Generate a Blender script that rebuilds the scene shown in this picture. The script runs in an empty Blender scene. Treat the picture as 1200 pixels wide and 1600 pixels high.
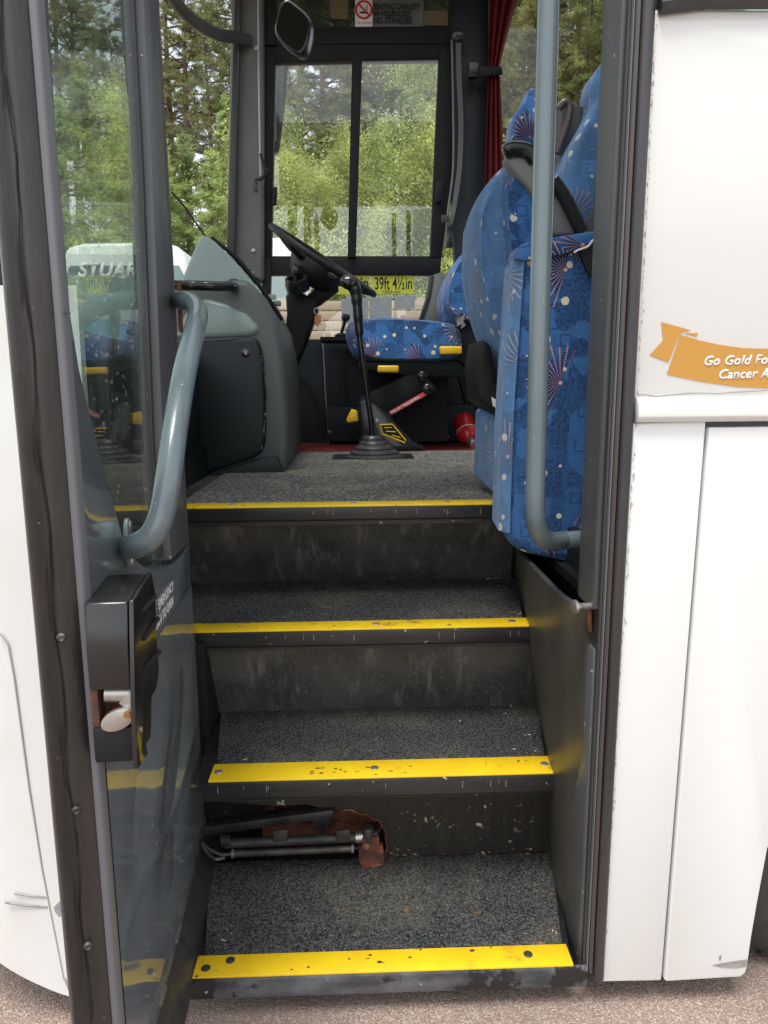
import bpy, bmesh, math, random
import numpy as np
from mathutils import Vector, Matrix
random.seed(7); rng = np.random.default_rng(7)
SC = bpy.context.scene; COL = SC.collection
# ------------------------------------------------------------------ camera, sky, sun, exposure
CAM = Vector((0.0, -1.16, 1.35)); FPX = 1155.0
PITCH, YAW, ROLL = (math.radians(a) for a in (9.8, 1.8, 0.5))
ROT = Matrix.Rotation(-YAW, 3, 'Z') @ Matrix.Rotation(math.pi/2 - PITCH, 3, 'X') @ Matrix.Rotation(-ROLL, 3, 'Z')
cd = bpy.data.cameras.new('camera'); co = bpy.data.objects.new('camera', cd); COL.objects.link(co)
co.matrix_world = Matrix.Translation(CAM) @ ROT.to_4x4()
cd.sensor_fit = 'VERTICAL'; cd.sensor_height = 36; cd.lens = FPX/1600*36
cd.clip_start = 0.05; cd.clip_end = 600
SC.camera = co
W = bpy.data.worlds.new('World'); SC.world = W; W.use_nodes = True
SUN_EL, SUN_AZ = math.radians(70), math.radians(205)
nt = W.node_tree; nt.nodes.clear()
sky = nt.nodes.new('ShaderNodeTexSky'); sky.sky_type = 'NISHITA'; sky.sun_disc = False
sky.sun_elevation = SUN_EL; sky.sun_rotation = SUN_AZ; sky.air_density = 1.0; sky.dust_density = 1.5; sky.ozone_density = 1.0
hs = nt.nodes.new('ShaderNodeHueSaturation'); hs.inputs['Saturation'].default_value = 0.22
bg = nt.nodes.new('ShaderNodeBackground'); bg.inputs['Strength'].default_value = 0.15
wo = nt.nodes.new('ShaderNodeOutputWorld')
nt.links.new(sky.outputs[0], hs.inputs['Color']); nt.links.new(hs.outputs[0], bg.inputs['Color']); nt.links.new(bg.outputs[0], wo.inputs['Surface'])
sd = bpy.data.lights.new('sun', 'SUN'); sd.energy = 1.5; sd.angle = math.radians(25); sd.color = (1.0, 0.97, 0.93)
so = bpy.data.objects.new('sun', sd); COL.objects.link(so)
# the Nishita sun stands at azimuth sun_rotation clockwise from +Y
sdir = Vector((math.sin(SUN_AZ)*math.cos(SUN_EL), math.cos(SUN_AZ)*math.cos(SUN_EL), math.sin(SUN_EL)))
so.rotation_euler = (-sdir).to_track_quat('-Z', 'Y').to_euler(); so.location = (0, -8, 20)
SC.view_settings.view_transform = 'Standard'; SC.view_settings.look = 'None'
SC.view_settings.exposure = 1.04; SC.view_settings.gamma = 1.0; SC.view_settings.use_curve_mapping = False
SC.cycles.max_bounces = 12; SC.cycles.diffuse_bounces = 6; SC.cycles.glossy_bounces = 5; SC.cycles.transparent_max_bounces = 24
SC.cycles.transmission_bounces = 6

# ------------------------------------------------------------------ measuring helpers
def ray(px, py): return ROT @ Vector(((px-600)/FPX, -(py-800)/FPX, -1))
def at(px, py, Y=None, Z=None, X=None):
    r = ray(px, py)
    k = (Y-CAM.y)/r.y if Y is not None else (Z-CAM.z)/r.z if Z is not None else (X-CAM.x)/r.x
    return CAM + r*k
def ats(pts, Y): return [at(x, y, Y=Y) for x, y in pts]

# ------------------------------------------------------------------ materials
MATS = {}
def N(t, kind, **kw):
    n = t.nodes.new(kind)
    for k, v in kw.items(): setattr(n, k, v)
    return n
def mth(t, op, a, b=None, c=None):
    n = t.nodes.new('ShaderNodeMath'); n.operation = op
    for i, v in enumerate((a, b, c)):
        if v is None: continue
        if isinstance(v, (int, float)): n.inputs[i].default_value = v
        else: t.links.new(v, n.inputs[i])
    return n.outputs[0]
def mixc(t, f, a, b):
    n = t.nodes.new('ShaderNodeMix'); n.data_type = 'RGBA'
    for i, v in ((0, f), (6, a), (7, b)):
        if isinstance(v, (int, float)): n.inputs[i].default_value = v
        elif isinstance(v, tuple): n.inputs[i].default_value = (*v, 1)
        else: t.links.new(v, n.inputs[i])
    return n.outputs[2]
def smooth(t, v, lo, hi):
    n = t.nodes.new('ShaderNodeMapRange'); n.interpolation_type = 'SMOOTHSTEP'
    n.inputs[1].default_value = lo; n.inputs[2].default_value = hi; t.links.new(v, n.inputs[0]); return n.outputs[0]
def noise(t, co, scale, detail=4, rough=.55, stretch=None):
    if stretch:
        m = t.nodes.new('ShaderNodeMapping'); m.inputs['Scale'].default_value = stretch; t.links.new(co, m.inputs[0]); co = m.outputs[0]
    n = t.nodes.new('ShaderNodeTexNoise'); n.inputs['Scale'].default_value = scale; n.inputs['Detail'].default_value = detail
    n.inputs['Roughness'].default_value = rough; t.links.new(co, n.inputs['Vector']); return n.outputs['Fac']
def newmat(name):
    m = bpy.data.materials.new(name); m.use_nodes = True; MATS[name] = m
    t = m.node_tree; b = t.nodes['Principled BSDF']; tc = t.nodes.new('ShaderNodeTexCoord')
    return m, t, b, tc
def M(name, col, rough=.5, metal=0, col2=None, scale=8, amt=.5, stretch=None, bump=0, bscale=60, dirt=None, dscale=5, dlo=.55, dhi=.7, dstretch=None,
      coat=0, spec=.5, rvar=0, spk=None, spkscale=120, spkt=.7, emit=None):
    m, t, b, tc = newmat(name); o = tc.outputs['Object']
    c = col
    if col2:
        c = mixc(t, mth(t, 'MULTIPLY', smooth(t, noise(t, o, scale, 6, .6, stretch), .3, .7), amt), col, col2)
    if dirt: c = mixc(t, smooth(t, noise(t, o, dscale, 7, .65, dstretch), dlo, dhi), c, dirt)
    if spk: c = mixc(t, smooth(t, noise(t, o, spkscale, 2, .5), spkt-.018, spkt+.02), c, spk)
    if isinstance(c, tuple): b.inputs['Base Color'].default_value = (*c, 1)
    else: t.links.new(c, b.inputs['Base Color'])
    b.inputs['Metallic'].default_value = metal; b.inputs['Roughness'].default_value = rough
    b.inputs['Specular IOR Level'].default_value = spec
    if rvar:
        r = mth(t, 'ADD', mth(t, 'MULTIPLY', noise(t, o, 9, 5), rvar), rough - rvar*.5); t.links.new(r, b.inputs['Roughness'])
    b.inputs['Coat Weight'].default_value = coat; b.inputs['Coat Roughness'].default_value = .08
    if bump:
        bn = t.nodes.new('ShaderNodeBump'); bn.inputs['Strength'].default_value = bump; bn.inputs['Distance'].default_value = .004
        t.links.new(noise(t, o, bscale, 5, .6, stretch), bn.inputs['Height']); t.links.new(bn.outputs[0], b.inputs['Normal'])
    return m
white = M('white_paint', (.72, .728, .705), .22, col2=(.685, .685, .65), scale=1.6, amt=.5, bump=.10, bscale=1.6, coat=.5, spk=(.35, .3, .25), spkscale=55, spkt=.82)
white_dirty = M('white_paint_scuffed', (.715, .73, .715), .3, col2=(.62, .60, .54), scale=3, amt=.6, spk=(.25, .2, .16), spkscale=30, spkt=.74)
scuff = M('scuffed_primer', (.22, .2, .2), .7, col2=(.4, .36, .32), scale=40, amt=.8)
bluechip = M('chipped_blue_primer', (.20, .27, .36), .6, col2=(.45, .4, .2), scale=60, amt=.8)
doorgrey = M('door_grey_paint', (.165, .19, .21), .08, col2=(.135, .155, .172), scale=5, amt=.7, bump=.05, bscale=4, coat=.35, spk=(.5, .5, .48), spkscale=46, spkt=.755, rvar=.08)
framegrey = M('frame_grey_paint', (.12, .13, .145), .38, col2=(.09, .095, .105), scale=6, amt=.6, stretch=(1, 1, .12), spk=(.55, .55, .55), spkscale=90, spkt=.76)
edgegrey = M('edge_light_grey', (.16, .17, .185), .4, col2=(.12, .125, .135), scale=7, amt=.6, stretch=(1, 1, .15))
jambgrey = M('jamb_grey_paint', (.10, .105, .11), .42, col2=(.07, .072, .075), scale=6, amt=.8, stretch=(2, 2, .2), spk=(.4, .4, .38), spkscale=70, spkt=.75)
rubber = M('weathered_black_rubber', (.020, .019, .019), .36, col2=(.045, .04, .036), scale=7, amt=.8, stretch=(2, 2, .5), bump=.5, bscale=35, spk=(.4, .38, .35), spkscale=80, spkt=.76)
rubber2 = M('dark_rubber_seal', (.03, .032, .036), .35, col2=(.07, .06, .055), scale=12, amt=.6, stretch=(3, 3, .2), bump=.15)
brownseal = M('brown_aged_seal', (.085, .065, .06), .4, col2=(.05, .045, .045), scale=10, amt=.7, stretch=(2, 2, .1))
crackcol = M('crack_black', (.01, .009, .008), .8)
plastic = M('black_plastic', (.010, .010, .011), .55, spec=.25, col2=(.016, .016, .017), scale=14, amt=.6, bump=.08, bscale=220)
plastic_sh = M('glossy_black_plastic', (.008, .008, .009), .25, col2=(.02, .019, .017), scale=10, amt=.5, coat=.3, rvar=.1)
dashgrey = M('dash_green_grey', (.25, .325, .305), .32, col2=(.21, .275, .26), scale=7, amt=.7, bump=.08, bscale=240, spk=(.3, .3, .3), spkscale=60, spkt=.78)
dashrim = M('dash_rim_grey', (.085, .095, .093), .5, col2=(.11, .118, .115), scale=9, amt=.7, stretch=(1, 1, .3), bump=.08, bscale=200)
lockerblk = M('locker_black_green', (.006, .013, .015), .45, spec=.35, col2=(.010, .017, .019), scale=6, amt=.7, bump=.05, bscale=200, spk=(.2, .22, .22), spkscale=60, spkt=.79)
pillargrey = M('pillar_grey_trim', (.17, .18, .165), .5, col2=(.13, .14, .13), scale=5, amt=.6, bump=.05, bscale=150)
ceil_m = M('ceiling_lining', (.55, .55, .53), .9)
lining_m = M('side_lining_grey', (.30, .30, .31), .9)
darktrim = M('dark_wall_trim', (.014, .018, .023), .5, spec=.3, col2=(.024, .029, .036), scale=5, amt=.7, spk=(.2, .2, .2), spkscale=70, spkt=.79)
black = M('matt_black', (.006, .006, .006), .6)
vinylred = M('dark_red_vinyl_floor', (.19, .022, .022), .4, col2=(.11, .018, .018), scale=9, amt=.7, spk=(.3, .2, .2), spkscale=60, spkt=.76)
yellowsteel = M('yellow_nosing_paint', (.80, .56, .012), .38, col2=(.74, .45, .012), scale=12, amt=.8, dirt=(.34, .20, .03), dscale=18, dlo=.58, dhi=.74, spk=(.05, .04, .02), spkscale=75, spkt=.73, bump=.06, bscale=60)
yellowpl = M('yellow_plastic', (.82, .50, .01), .35, col2=(.72, .42, .01), scale=20, amt=.5)
trimblk = M('step_edge_black_trim', (.012, .013, .014), .35, col2=(.03, .03, .03), scale=18, amt=.7, stretch=(.4, 1, 3), spk=(.35, .33, .28), spkscale=60, spkt=.74)
trimblk_low = M('worn_sill_trim', (.03, .032, .036), .42, col2=(.13, .135, .145), scale=14, amt=1, stretch=(.6, 1, 1.5), dirt=(.015, .015, .015), dscale=9, dlo=.55, dhi=.58, spk=(.4, .33, .22), spkscale=60, spkt=.72)
riserv = M('riser_vinyl', (.052, .052, .05), .55, col2=(.112, .111, .106), scale=7, amt=.9, dirt=(.20, .198, .188), dscale=10, dlo=.50, dhi=.74, dstretch=(3, 1, .35), spk=(.18, .17, .15), spkscale=160, spkt=.66, bump=.25, bscale=300)
riserdirty = M('riser_bare_dirty', (.018, .016, .014), .5, col2=(.035, .03, .022), scale=14, amt=.8, stretch=(2.5, 1, .4), dirt=(.04, .034, .025), dscale=12, dlo=.6, dhi=.8, spk=(.5, .42, .32), spkscale=48, spkt=.715, bump=.4, bscale=40)
sidewall = M('entry_side_vinyl', (.075, .07, .057), .34, col2=(.05, .046, .039), scale=5, amt=.9, stretch=(1, 3, 1), spk=(.2, .18, .15), spkscale=60, spkt=.77, bump=.05, bscale=30)
steel = M('worn_steel', (.52, .51, .48), .38, metal=.85, col2=(.36, .33, .29), scale=30, amt=.8, dirt=(.2, .13, .08), dscale=26, dlo=.56, dhi=.72, bump=.15, bscale=90)
greasy = M('greasy_dark_steel', (.075, .07, .064), .5, metal=.3, col2=(.03, .027, .024), scale=25, amt=.9, dirt=(.26, .22, .18), dscale=20, dlo=.58, dhi=.75, bump=.2)
rust = M('rusty_steel', (.21, .07, .033), .8, col2=(.045, .02, .014), scale=22, amt=1, dirt=(.30, .15, .07), dscale=30, dlo=.56, dhi=.66, bump=.8, bscale=60)
rail_mat = M('blue_grey_enamel', (.125, .165, .18), .24, col2=(.10, .135, .15), scale=7, amt=.6, coat=.4, spk=(.55, .56, .56), spkscale=80, spkt=.77, bump=.03, bscale=14)
red_ext = M('extinguisher_red', (.75, .02, .025), .25, col2=(.58, .015, .02), scale=9, amt=.5, coat=.3)
curtain_m = M('dark_red_curtain', (.15, .003, .006), .85, col2=(.10, .002, .005), scale=12, amt=.6, stretch=(6, 6, .3))
belt_m = M('grey_seat_belt_webbing', (.10, .105, .11), .65, col2=(.07, .07, .075), scale=200, amt=.6)
armgrey = M('armrest_grey_plastic', (.19, .19, .185), .5, col2=(.15, .15, .15), scale=9, amt=.5)
gold = M('gold_vinyl', (.52, .26, .045), .42, col2=(.50, .25, .042), scale=6, amt=.5)
paperw = M('white_print', (.82, .82, .80), .5)
papertan = M('tan_paper', (.52, .44, .30), .7, col2=(.46, .38, .26), scale=20, amt=.6)
paperwhite = M('printed_paper', (.70, .71, .70), .7, col2=(.5, .55, .62), scale=30, amt=.8, stretch=(1, 1, 5))
paperyel = M('yellow_notice_vinyl', (.84, .86, .26), .6)
inkblack = M('black_print', (.012, .012, .012), .5)
inkred = M('red_print', (.60, .03, .03), .5)
labelred = M('red_label', (.62, .10, .09), .5)
whitelet = M('white_lettering', (.80, .80, .78), .5)
tyre_m = M('tyre_rubber', (.035, .034, .032), .8, col2=(.06, .055, .05), scale=10, amt=.8, bump=.3, bscale=80)
mirror_m = M('mirror_glass', (.85, .86, .86), .03, metal=1)
chrome = M('chrome_rod', (.6, .6, .6), .25, metal=1)
keymetal = M('key_brass', (.35, .16, .06), .4, metal=.6)
board_m = M('fence_boards_timber', (.42, .34, .25), .75, col2=(.27, .21, .15), scale=6, amt=.8, stretch=(.4, 1, 8), bump=.2, bscale=30)
def lighten(m, f):
    t = m.node_tree; b = t.nodes['Principled BSDF']; out = t.nodes['Material Output']
    tl = N(t, 'ShaderNodeBsdfTranslucent'); mx = N(t, 'ShaderNodeMixShader'); mx.inputs[0].default_value = f
    src = b.inputs['Base Color']
    if src.is_linked: t.links.new(src.links[0].from_socket, tl.inputs[0])
    else: tl.inputs[0].default_value = src.default_value
    t.links.new(b.outputs[0], mx.inputs[1]); t.links.new(tl.outputs[0], mx.inputs[2]); t.links.new(mx.outputs[0], out.inputs['Surface'])
for m_ in (paperwhite, papertan, paperyel): lighten(m_, .75)
coachwhite = M('parked_coach_white', (.80, .81, .80), .3, col2=(.7, .71, .7), scale=1, amt=.5, coat=.3)
coachscreen = M('parked_coach_dark_glass', (.10, .16, .15), .1, col2=(.16, .23, .21), scale=1.2, amt=.8, coat=.5)
bark = M('pine_bark', (.26, .18, .13), .9, col2=(.15, .11, .085), scale=6, amt=.8, stretch=(3, 3, .6), bump=.5, bscale=20)
bark_pale = M('pale_bark', (.26, .24, .20), .85, col2=(.13, .12, .10), scale=7, amt=.8, stretch=(1, 1, 2), bump=.3, bscale=20)

def glassmat(name, tint, refl=1.0, wet=0, rough=.0):
    m, t, b, tc = newmat(name); t.nodes.remove(b)
    tr = N(t, 'ShaderNodeBsdfTransparent'); tr.inputs[0].default_value = (*tint, 1)
    gl = N(t, 'ShaderNodeBsdfGlossy'); gl.inputs['Roughness'].default_value = rough; gl.inputs[0].default_value = (1, 1, 1, 1)
    fr = N(t, 'ShaderNodeFresnel'); ge = N(t, 'ShaderNodeNewGeometry'); t.links.new(mth(t, 'SUBTRACT', 1.5, mth(t, 'MULTIPLY', ge.outputs['Backfacing'], .8333)), fr.inputs[0])
    mx = N(t, 'ShaderNodeMixShader'); out = t.nodes['Material Output']
    t.links.new(mth(t, 'MULTIPLY', fr.outputs[0], refl), mx.inputs[0]); t.links.new(tr.outputs[0], mx.inputs[1]); t.links.new(gl.outputs[0], mx.inputs[2])
    last = mx.outputs[0]
    if wet:
        bn = N(t, 'ShaderNodeBump'); bn.inputs['Strength'].default_value = .03; bn.inputs['Distance'].default_value = .002
        t.links.new(noise(t, tc.outputs['Object'], 9, 3, .5, (1, 1, 3.0)), bn.inputs['Height'])
        t.links.new(bn.outputs[0], gl.inputs['Normal'])
        df = N(t, 'ShaderNodeBsdfDiffuse'); df.inputs[0].default_value = (.55, .6, .58, 1)
        mx2 = N(t, 'ShaderNodeMixShader')
        st = smooth(t, noise(t, tc.outputs['Object'], 14, 6, .6, (1.5, 1.5, .25)), .52, .85)
        t.links.new(mth(t, 'ADD', mth(t, 'MULTIPLY', st, wet), wet*.15), mx2.inputs[0]); t.links.new(last, mx2.inputs[1]); t.links.new(df.outputs[0], mx2.inputs[2]); last = mx2.outputs[0]
    t.links.new(last, out.inputs['Surface']); return m
doorglass = glassmat('door_glass', (.86, .93, .89), 1.15, wet=.13)
clearglass = glassmat('window_glass', (.97, .99, .98), 1.5, wet=.03)
sideglass = glassmat('saloon_glass', (.97, .99, .98), .8)
screenglass = glassmat('windscreen_glass', (.92, .96, .94), .9, wet=.07)
tintglass = glassmat('tinted_glass', (.72, .76, .74), 1.0)
headglass = glassmat('header_tinted_glass', (.30, .33, .32), 1.0, wet=.08)
water = glassmat('water_drop', (.97, .98, .98), 2.0)

def carpet(name, dark, light, warm, sc=250):
    m, t, b, tc = newmat(name); o = tc.outputs['Object']
    f = noise(t, o, sc, 4, .85); g = noise(t, o, 330, 2, .6)
    w = mth(t, 'MULTIPLY', smooth(t, noise(t, o, 5, 7, .68), .44, .68), .8)
    dk = mixc(t, w, dark, tuple(v*.34 for v in warm)); lt = mixc(t, w, light, tuple(v*1.35 for v in warm))
    c = mixc(t, smooth(t, f, .41, .66), dk, lt)
    c = mixc(t, mth(t, 'MULTIPLY', smooth(t, g, .60, .68), .75), c, tuple(min(1, v*2.2) for v in light))
    c = mixc(t, smooth(t, noise(t, o, 62, 3, .6), .69, .72), c, (.28, .17, .09))
    t.links.new(c, b.inputs['Base Color']); b.inputs['Roughness'].default_value = 1; b.inputs['Specular IOR Level'].default_value = .1
    bn = N(t, 'ShaderNodeBump'); bn.inputs['Strength'].default_value = .9; bn.inputs['Distance'].default_value = .006
    t.links.new(mth(t, 'ADD', f, g), bn.inputs['Height']); t.links.new(bn.outputs[0], b.inputs['Normal'])
    return m
carpet_top = carpet('dusty_brightened_carpet', (.03, .03, .028), (.36, .355, .33), (.34, .32, .26), 120)  # dusty top floor, with brighter light also put into its colour
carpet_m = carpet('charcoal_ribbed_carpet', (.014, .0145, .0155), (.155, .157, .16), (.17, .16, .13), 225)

def moquette(name, worn):
    m, t, b, tc = newmat(name); uv = tc.outputs['UV']
    sep = N(t, 'ShaderNodeSeparateXYZ'); t.links.new(uv, sep.inputs[0])
    # base: blocky patches of two blues under a fine weave
    vb = N(t, 'ShaderNodeTexVoronoi', distance='CHEBYCHEV', voronoi_dimensions='2D'); vb.inputs['Scale'].default_value = 27; t.links.new(uv, vb.inputs['Vector'])
    sc_ = N(t, 'ShaderNodeSeparateColor'); t.links.new(vb.outputs['Color'], sc_.inputs[0])
    big = noise(t, uv, 9, 3)
    c = mixc(t, smooth(t, mth(t, 'ADD', mth(t, 'MULTIPLY', sc_.outputs[0], .55), mth(t, 'MULTIPLY', big, .6)), .36, .80), (.010, .024, .09), (.042, .135, .36))
    # thin dark square outlines
    sq = mth(t, 'MULTIPLY', mth(t, 'MULTIPLY', smooth(t, vb.outputs['Distance'], .24, .27), mth(t, 'SUBTRACT', 1, smooth(t, vb.outputs['Distance'], .34, .37))), mth(t, 'GREATER_THAN', sc_.outputs[1], .72))
    c = mixc(t, mth(t, 'MULTIPLY', sq, .8), c, (.008, .016, .07))
    weave = mth(t, 'MULTIPLY', mth(t, 'SINE', mth(t, 'MULTIPLY', sep.outputs[0], 1700)), mth(t, 'SINE', mth(t, 'MULTIPLY', sep.outputs[1], 1500)))
    wv = smooth(t, mth(t, 'ADD', mth(t, 'MULTIPLY', weave, .3), noise(t, uv, 150, 4, .8)), .40, .72)
    c = mixc(t, mth(t, 'MULTIPLY', wv, .8), c, (.09, .225, .48))
    # bursts
    S = 5.6
    sc5 = N(t, 'ShaderNodeVectorMath', operation='SCALE'); sc5.inputs['Scale'].default_value = S; t.links.new(uv, sc5.inputs[0])
    vo = N(t, 'ShaderNodeTexVoronoi', voronoi_dimensions='2D'); vo.inputs['Scale'].default_value = 1; vo.inputs['Randomness'].default_value = .85; t.links.new(sc5.outputs[0], vo.inputs['Vector'])
    lo = N(t, 'ShaderNodeVectorMath', operation='SUBTRACT'); t.links.new(sc5.outputs[0], lo.inputs[0]); t.links.new(vo.outputs['Position'], lo.inputs[1])
    ls = N(t, 'ShaderNodeSeparateXYZ'); t.links.new(lo.outputs[0], ls.inputs[0])
    r = vo.outputs['Distance']; ang = mth(t, 'ARCTAN2', ls.outputs[1], ls.outputs[0])
    cc = N(t, 'ShaderNodeSeparateColor'); t.links.new(vo.outputs['Color'], cc.inputs[0])
    rays = smooth(t, mth(t, 'COSINE', mth(t, 'MULTIPLY', ang, 27)), .62, .92)
    fan = smooth(t, mth(t, 'COSINE', mth(t, 'SUBTRACT', ang, mth(t, 'MULTIPLY', cc.outputs[0], 6.283))), -.15, .15)
    rmax = mth(t, 'ADD', .25, mth(t, 'MULTIPLY', noise(t, mixv(t, ang), 6, 1), .32))
    rad = mth(t, 'LESS_THAN', r, rmax)
    dash = smooth(t, mth(t, 'SINE', mth(t, 'MULTIPLY', r, 210)), -.75, -.2)
    burst = mth(t, 'MULTIPLY', mth(t, 'MULTIPLY', rays, fan), mth(t, 'MULTIPLY', rad, dash))
    burst = mth(t, 'MAXIMUM', burst, mth(t, 'LESS_THAN', r, .022))
    glow = mth(t, 'MULTIPLY', mth(t, 'MULTIPLY', mth(t, 'SUBTRACT', 1, smooth(t, r, .1, .45)), fan), .75)
    c = mixc(t, glow, c, (.012, .022, .10))
    c = mixc(t, mth(t, 'MULTIPLY', burst, .9), c, mixc(t, cc.outputs[1], (.70, .30, .19), (.75, .50, .38)))
    # cream spots
    vd = N(t, 'ShaderNodeTexVoronoi', voronoi_dimensions='2D'); vd.inputs['Scale'].default_value = 25; t.links.new(uv, vd.inputs['Vector'])
    dc = N(t, 'ShaderNodeSeparateColor'); t.links.new(vd.outputs['Color'], dc.inputs[0])
    dots = mth(t, 'MULTIPLY', mth(t, 'LESS_THAN', mth(t, 'ADD', vd.outputs['Distance'], mth(t, 'MULTIPLY', noise(t, uv, 260, 2), .12)), mth(t, 'ADD', .07, mth(t, 'MULTIPLY', dc.outputs[1], .22))), mth(t, 'GREATER_THAN', dc.outputs[0], .70))
    c = mixc(t, dots, c, (.72, .66, .48))
    if worn:  # paler wash: wear and daylight together in the colour
        w = mth(t, 'ADD', worn*.6, mth(t, 'MULTIPLY', smooth(t, noise(t, uv, 7, 4, .6, (2.5, .4, 1)), .35, .7), worn*.55))
        c = mixc(t, w, c, (.17, .30, .46))
    t.links.new(c, b.inputs['Base Color']); b.inputs['Roughness'].default_value = .95; b.inputs['Specular IOR Level'].default_value = .1
    b.inputs['Sheen Weight'].default_value = .35; b.inputs['Sheen Roughness'].default_value = .4; b.inputs['Sheen Tint'].default_value = (.6, .75, 1, 1)
    bn = N(t, 'ShaderNodeBump'); bn.inputs['Strength'].default_value = .5; bn.inputs['Distance'].default_value = .002
    t.links.new(wv, bn.inputs['Height'])
    bn2 = N(t, 'ShaderNodeBump'); bn2.inputs['Strength'].default_value = .5; bn2.inputs['Distance'].default_value = .03
    t.links.new(noise(t, tc.outputs['Object'], 6, 3, .5, (1.5, 1.5, .8)), bn2.inputs['Height']); t.links.new(bn2.outputs[0], bn.inputs['Normal']); t.links.new(bn.outputs[0], b.inputs['Normal'])
    return m
def mixv(t, v):
    n = t.nodes.new('ShaderNodeCombineXYZ'); t.links.new(v, n.inputs[0]); return n.outputs[0]
moq = moquette('blue_starburst_moquette', 0); moq_worn_lit = moquette('worn_daylit_moquette', .46)  # second copy is worn, with windscreen daylight also painted into its blue

def leafmat(name, a, b_, trans=.35):
    m, t, b, tc = newmat(name); t.nodes.remove(b)
    g = N(t, 'ShaderNodeNewGeometry')
    c = mixc(t, g.outputs['Random Per Island'], a, b_)
    c = mixc(t, mth(t, 'MULTIPLY', smooth(t, noise(t, tc.outputs['Object'], 1.3, 4), .42, .62), .8), c, tuple(v*.38 for v in a))  # dark clumps painted in as shaded gaps within the crown
    d = N(t, 'ShaderNodeBsdfDiffuse'); tl = N(t, 'ShaderNodeBsdfTranslucent'); mx = N(t, 'ShaderNodeMixShader'); mx.inputs[0].default_value = trans
    t.links.new(c, d.inputs[0]); t.links.new(c, tl.inputs[0]); t.links.new(d.outputs[0], mx.inputs[1]); t.links.new(tl.outputs[0], mx.inputs[2])
    t.links.new(mx.outputs[0], t.nodes['Material Output'].inputs['Surface']); return m
leaf_bright = leafmat('spring_birch_leaf', (.50, .58, .17), (.74, .76, .36), .55)
leaf_mid = leafmat('mid_green_leaf', (.38, .48, .16), (.62, .68, .30), .55)
needle_dark = leafmat('pine_needles', (.25, .29, .10), (.40, .42, .17), .5)
needle_olive = leafmat('olive_pine_needles', (.34, .33, .13), (.52, .48, .22), .5)
needle_fresh = leafmat('fresh_conifer_needles', (.44, .56, .20), (.64, .70, .32), .55)
grass_m = M('grass_bank_green', (.10, .17, .03), .95, col2=(.17, .22, .05), scale=3, amt=.9, bump=.6, bscale=20)

def groundmat():
    m, t, b, tc = newmat('reddish_asphalt'); o = tc.outputs['Object']
    v = N(t, 'ShaderNodeTexVoronoi'); v.inputs['Scale'].default_value = 320; t.links.new(o, v.inputs['Vector'])
    v2 = N(t, 'ShaderNodeSeparateColor'); t.links.new(v.outputs['Color'], v2.inputs[0])
    c = mixc(t, v2.outputs[0], (.275, .195, .155), (.42, .325, .265))
    c = mixc(t, mth(t, 'MULTIPLY', smooth(t, v2.outputs[1], .8, .86), .8), c, (.55, .48, .42))
    c = mixc(t, smooth(t, v.outputs['Distance'], .45, .75), c, (.235, .165, .135))
    c = mixc(t, mth(t, 'MULTIPLY', smooth(t, noise(t, o, 2.2, 5), .45, .65), .35), c, (.13, .095, .085))
    t.links.new(c, b.inputs['Base Color']); b.inputs['Roughness'].default_value = .9
    bn = N(t, 'ShaderNodeBump'); bn.inputs['Strength'].default_value = .6; bn.inputs['Distance'].default_value = .003; bn.invert = True
    t.links.new(v.outputs['Distance'], bn.inputs['Height']); t.links.new(bn.outputs[0], b.inputs['Normal']); return m
ground_m = groundmat()

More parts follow.
